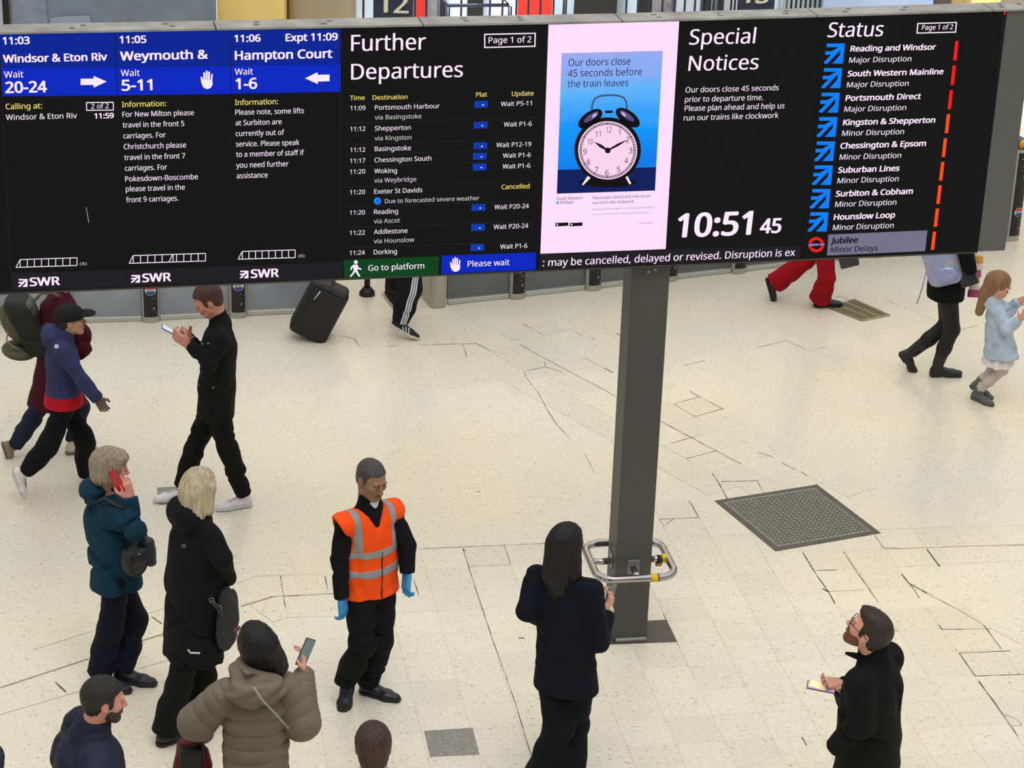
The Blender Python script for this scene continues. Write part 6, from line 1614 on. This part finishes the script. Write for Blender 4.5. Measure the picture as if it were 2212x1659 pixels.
# ---- red trousers
p = Figure('walker in wide red trousers and black shoes kicking one foot back', (1765, 664), 4, 1.70)
p.pose(pel=(1775, 470, 0), neck=(1790, 335, 0), RL=[(1786, 600, -.08), ('f', 1760, 662), ('f', 1816, 661)], LL=[(1742, 562, .06), (1654, 606, .10), (1668, 654, .10)])
p.head((1795, 290, 0), 0); p.hairshell(m=MATS['hair_brown']); p.body(); p.top(cloth('charcoal_coat', (34, 34, 38)), .10, h=.012)
M_red = cloth('red_crepe', (150, 8, 22), b=.3)
p.trousers(M_red, hip=.105, knee=.078, ank=.092, over=.03, flare=.012, wr=.004)
for l in (p.legL, p.legR): p.shoe(l, M_shoe_k, M_sole_d, big=1.02)
c = p.J((1832, 556, -.1)); d1 = SDF(); A = np.array([nrm(p.Rt + ZUP * .35), p.A, nrm(ZUP - p.Rt * .35)]); d1.box(c, A, (.085, .045, .085), r=.008)
t = bagobj('tote_bag', 'dark grey angular bag hanging beside the red trousers below the board', 'bag', [('pouch', d1, .006, mat('dark_grey_bag', (46, 47, 48), .5, noise=(8, .2)))], c)

# ---- woman in black with holographic backpack
p = Figure('woman in a black jacket, tights and ankle boots walking right with a child', (2028, 812), 4, 1.68)
p.pose(pel=(2045, 610, 0), neck=(2058, 455, 0), RL=[(2056, 712, -.05), ('f', 2010, 812), ('f', 2070, 812)], LL=[(2046, 700, .08), (1943, 768, .06), (1972, 812, .06)], R=[(2085, 535, -.22), (2098, 590, -.2), (2105, 610, -.18)], L=[(2060, 530, .2), (2110, 570, .2), (2120, 580, .2)])
p.head((2065, 410, 0), 5, female=True); p.hairshell(m=MATS['hair_dark_brown']); p.body()
p.top(M_bk2, .13, chest=.185, waist=.185, hemr=.192, depth=.86, arm=(.085, .075, .055), name='jacket')
M_ti = mat('black_tights', (8, 8, 9), .7, noise=(9, .15))
p.trousers(M_ti, seat=.85, hip=.100, knee=.068, ank=.045, wr=0, name='tights')
for l in (p.legL, p.legR): p.shoe(l, M_shoe_k, None, boot=.12, big=1.10, sole=.03, heel=.03)
c = p.J((2035, 570, -.20)); Z_ = nrm(p.J((2025, 520, -.2)) - p.J((2048, 605, -.2))); X = nrm(p.Rt - Z_ * (p.Rt @ Z_)); A = np.array([X, np.cross(Z_, X), Z_])
mh_ = mat('holographic_film', (150, 166, 200), .3, .25, noise=(5, .25), bump=(14, .6)); nt = mh_.node_tree; pr = nt.nodes['Principled BSDF']
cr_ = nt.nodes.new('ShaderNodeValToRGB'); nn_ = nt.nodes.new('ShaderNodeTexNoise'); nn_.inputs['Scale'].default_value = 9; tcn = nt.nodes.new('ShaderNodeTexCoord'); nt.links.new(tcn.outputs['Object'], nn_.inputs['Vector'])
for i, (q_, rgb) in enumerate(((.3, (150, 178, 214)), (.45, (160, 150, 200)), (.55, (140, 176, 190)), (.66, (200, 160, 176)), (.8, (190, 206, 220)))):
    e = cr_.color_ramp.elements[i] if i < 2 else cr_.color_ramp.elements.new(q_); e.position = q_; e.color = (*lin(rgb), 1)
nt.links.new(nn_.outputs['Fac'], cr_.inputs[0]); nt.links.new(cr_.outputs[0], pr.inputs['Base Color'])
d1 = SDF(); d1.box(c, A, (.145, .085, .19), r=.08); d1.disp(wrink(.006, (18, 18, 18), 2)); d2 = SDF(); d2.ell(c - Z_ * .08 - A[1] * .0 + p.A * -.075 + X * .02, A, (.095, .035, .075))
t = bagobj('holographic_backpack', 'shiny pale blue and lilac holographic backpack on the woman in black', 'backpack', [('main_bag', d1, .008, mh_), ('front_pocket', d2, .007, mh_)], c)
b = MB(); b.tube([p.J((2000, 590, -.2)), p.J((1992, 622, -.2)), p.J((1981, 655, -.18))], .012, 8, flat=.4); b.build('strap', mat('lilac_strap', (158, 142, 184), .6), t, True)
# striped scarf and dark bag on her far side
sc_ = MB(); cols_ = [(206, 150, 60), (222, 200, 176), (168, 76, 110), (214, 160, 70), (226, 206, 186), (166, 70, 108)]
a0 = p.J((2108, 552, .05)); a1 = p.J((2104, 640, -.02)); t = thing('striped_shawl', (a0 + a1) / 2, 'pink, orange and cream striped shawl hanging beside the black jacket', 'shawl')
for i, rgb in enumerate(cols_):
    u0, u1 = i / 6, (i + 1) / 6; P0_ = a0 + (a1 - a0) * u0; P1_ = a0 + (a1 - a0) * (u1 + .02); d = SDF(); bulge = .05 + .012 * math.sin(i * 1.1 + 1)
    d.cone(P0_, P1_, bulge, bulge + .004, side=p.Rt, fa=.5, k=.01); d.cut(P0_, P0_ - P1_); d.cut(P1_, P1_ - P0_); sdfobj('stripe', d, .006, mat('shawl_%d' % (i % 3), rgb, .8, bump=(20, .4)), t)
c = p.J((2090, 598, -.14)); d1 = SDF(); A = np.array([nrm(p.Rt + ZUP * .5), p.A, nrm(ZUP - p.Rt * .5)]); d1.box(c, A, (.075, .04, .075), r=.012)
bagobj('square_handbag', 'small charcoal square handbag between the black jacket and striped shawl', 'bag', [('pouch', d1, .006, mat('charcoal_handbag', (40, 41, 44), .5, noise=(8, .2)))], c)

# ---- little girl
p = Figure('little girl with long light brown hair in a pale blue coat', (2135, 868), 6, 1.20, name='child', sk=SK_FAIR)
p.pose(neck=(2152, 648, 0), pel=(2160, 745, 0), R=[(2175, 712, -.16), (2204, 690, -.18), (2214, 676, -.18)], L=[(2180, 672, .1), (2200, 650, .06), (2214, 646, .04)],
       RL=[(2166, 800, -.06), ('f', 2096, 858), ('f', 2140, 876)], LL=[(2140, 806, .08), (2098, 838, .08), (2130, 858, .08)], shw=.15)
p.head((2158, 614, -.01), 8, -5, size=.88, female=True); p.mouth()
def ex(d):
    q = p.hp; A = p.HA
    d.cone(q(-.06, 0, .03), q(-.10, 0, -.10), .062, .055, k=.03); d.cone(q(-.10, 0, -.10), q(-.125, .0, -.30), .052, .034, k=.03); d.ell(q(-.01, 0, .03), A, (.10, .080, .092), k=.02)
p.hairshell(grow=.010, low=-.6, extra=ex, m=hairm('hair_light_brown', (142, 104, 70)), dfn=strands(p, 30, .002))
hr = p.hand(p.armR, (0, .7, .5), .7, -1, size=.95); hl = p.hand(p.armL, (0, .7, -.5), .5, 1, size=.95); p.body((hr, hl))
M_lb2 = cloth('pale_blue_coat', (176, 190, 206), b=.9)
p.top(M_lb2, .13, chest=.172, waist=.190, hemr=.232, depth=.82, hemd=.92, arm=(.092, .088, .062), collar=.075, collar_h=.04, wr=.007, name='coat', shr=.08, wsc=(26, 26, 44), hood=1.1)
d = SDF(); z0 = p.pel - ZUP * .08; d.cone(z0, z0 - ZUP * .085, .13, .165, side=p.Lf, fa=.8); d.disp(lambda P: .010 * np.sin(np.arctan2(P[:, 1] - z0[1], P[:, 0] - z0[0]) * 11)); d.cut(z0 - ZUP * .085, -ZUP); sdfobj('white_skirt', d, .007, mat('white_tulle', (226, 216, 214), .8), p.root)
p.trousers(mat('pale_pink_tights', (200, 182, 176), .7, noise=(9, .08)), hip=.095, knee=.060, ank=.046, wr=.002, name='tights')
M_gb = mat('grey_felt_boot', (92, 96, 94), .85, noise=(10, .15))
for l in (p.legL, p.legR): p.shoe(l, M_gb, mat('grey_boot_sole', (80, 80, 78), .7), boot=.05, big=1.22)
for l in (p.legL, p.legR):
    d = SDF(); e = l['an'] + nrm(l['kn'] - l['an']) * .065; d.cone(e, e + nrm(l['kn'] - l['an']) * .012, .046, .046); d.disp(wrink(.006, (90, 90, 90), 1)); sdfobj('fur_cuff', d, .006, mat('cuff_cream', (190, 184, 170), .9), p.root)

# ---- sliver of a person at the left edge
p = Figure('person in dark clothes just entering at the bottom left corner', (-95, 2120), 60, 1.72)
p.pose(neck=(-85, 1590, 0), pel=(-90, 1800, 0), R=[(-20, 1690, 0), (-22, 1780, .1), (-22, 1810, .1)]); p.head((-82, 1530, 0), 60); p.hairshell(m=MATS['hair_brown']); p.body()
p.top(cloth('slate_jacket', (46, 58, 68)), .1, h=.012, arm=(.075, .07, .055), chest=.18); p.trousers(M_tr_k)
for l in (p.legL, p.legR): p.shoe(l, M_shoe_k, M_sole_d)
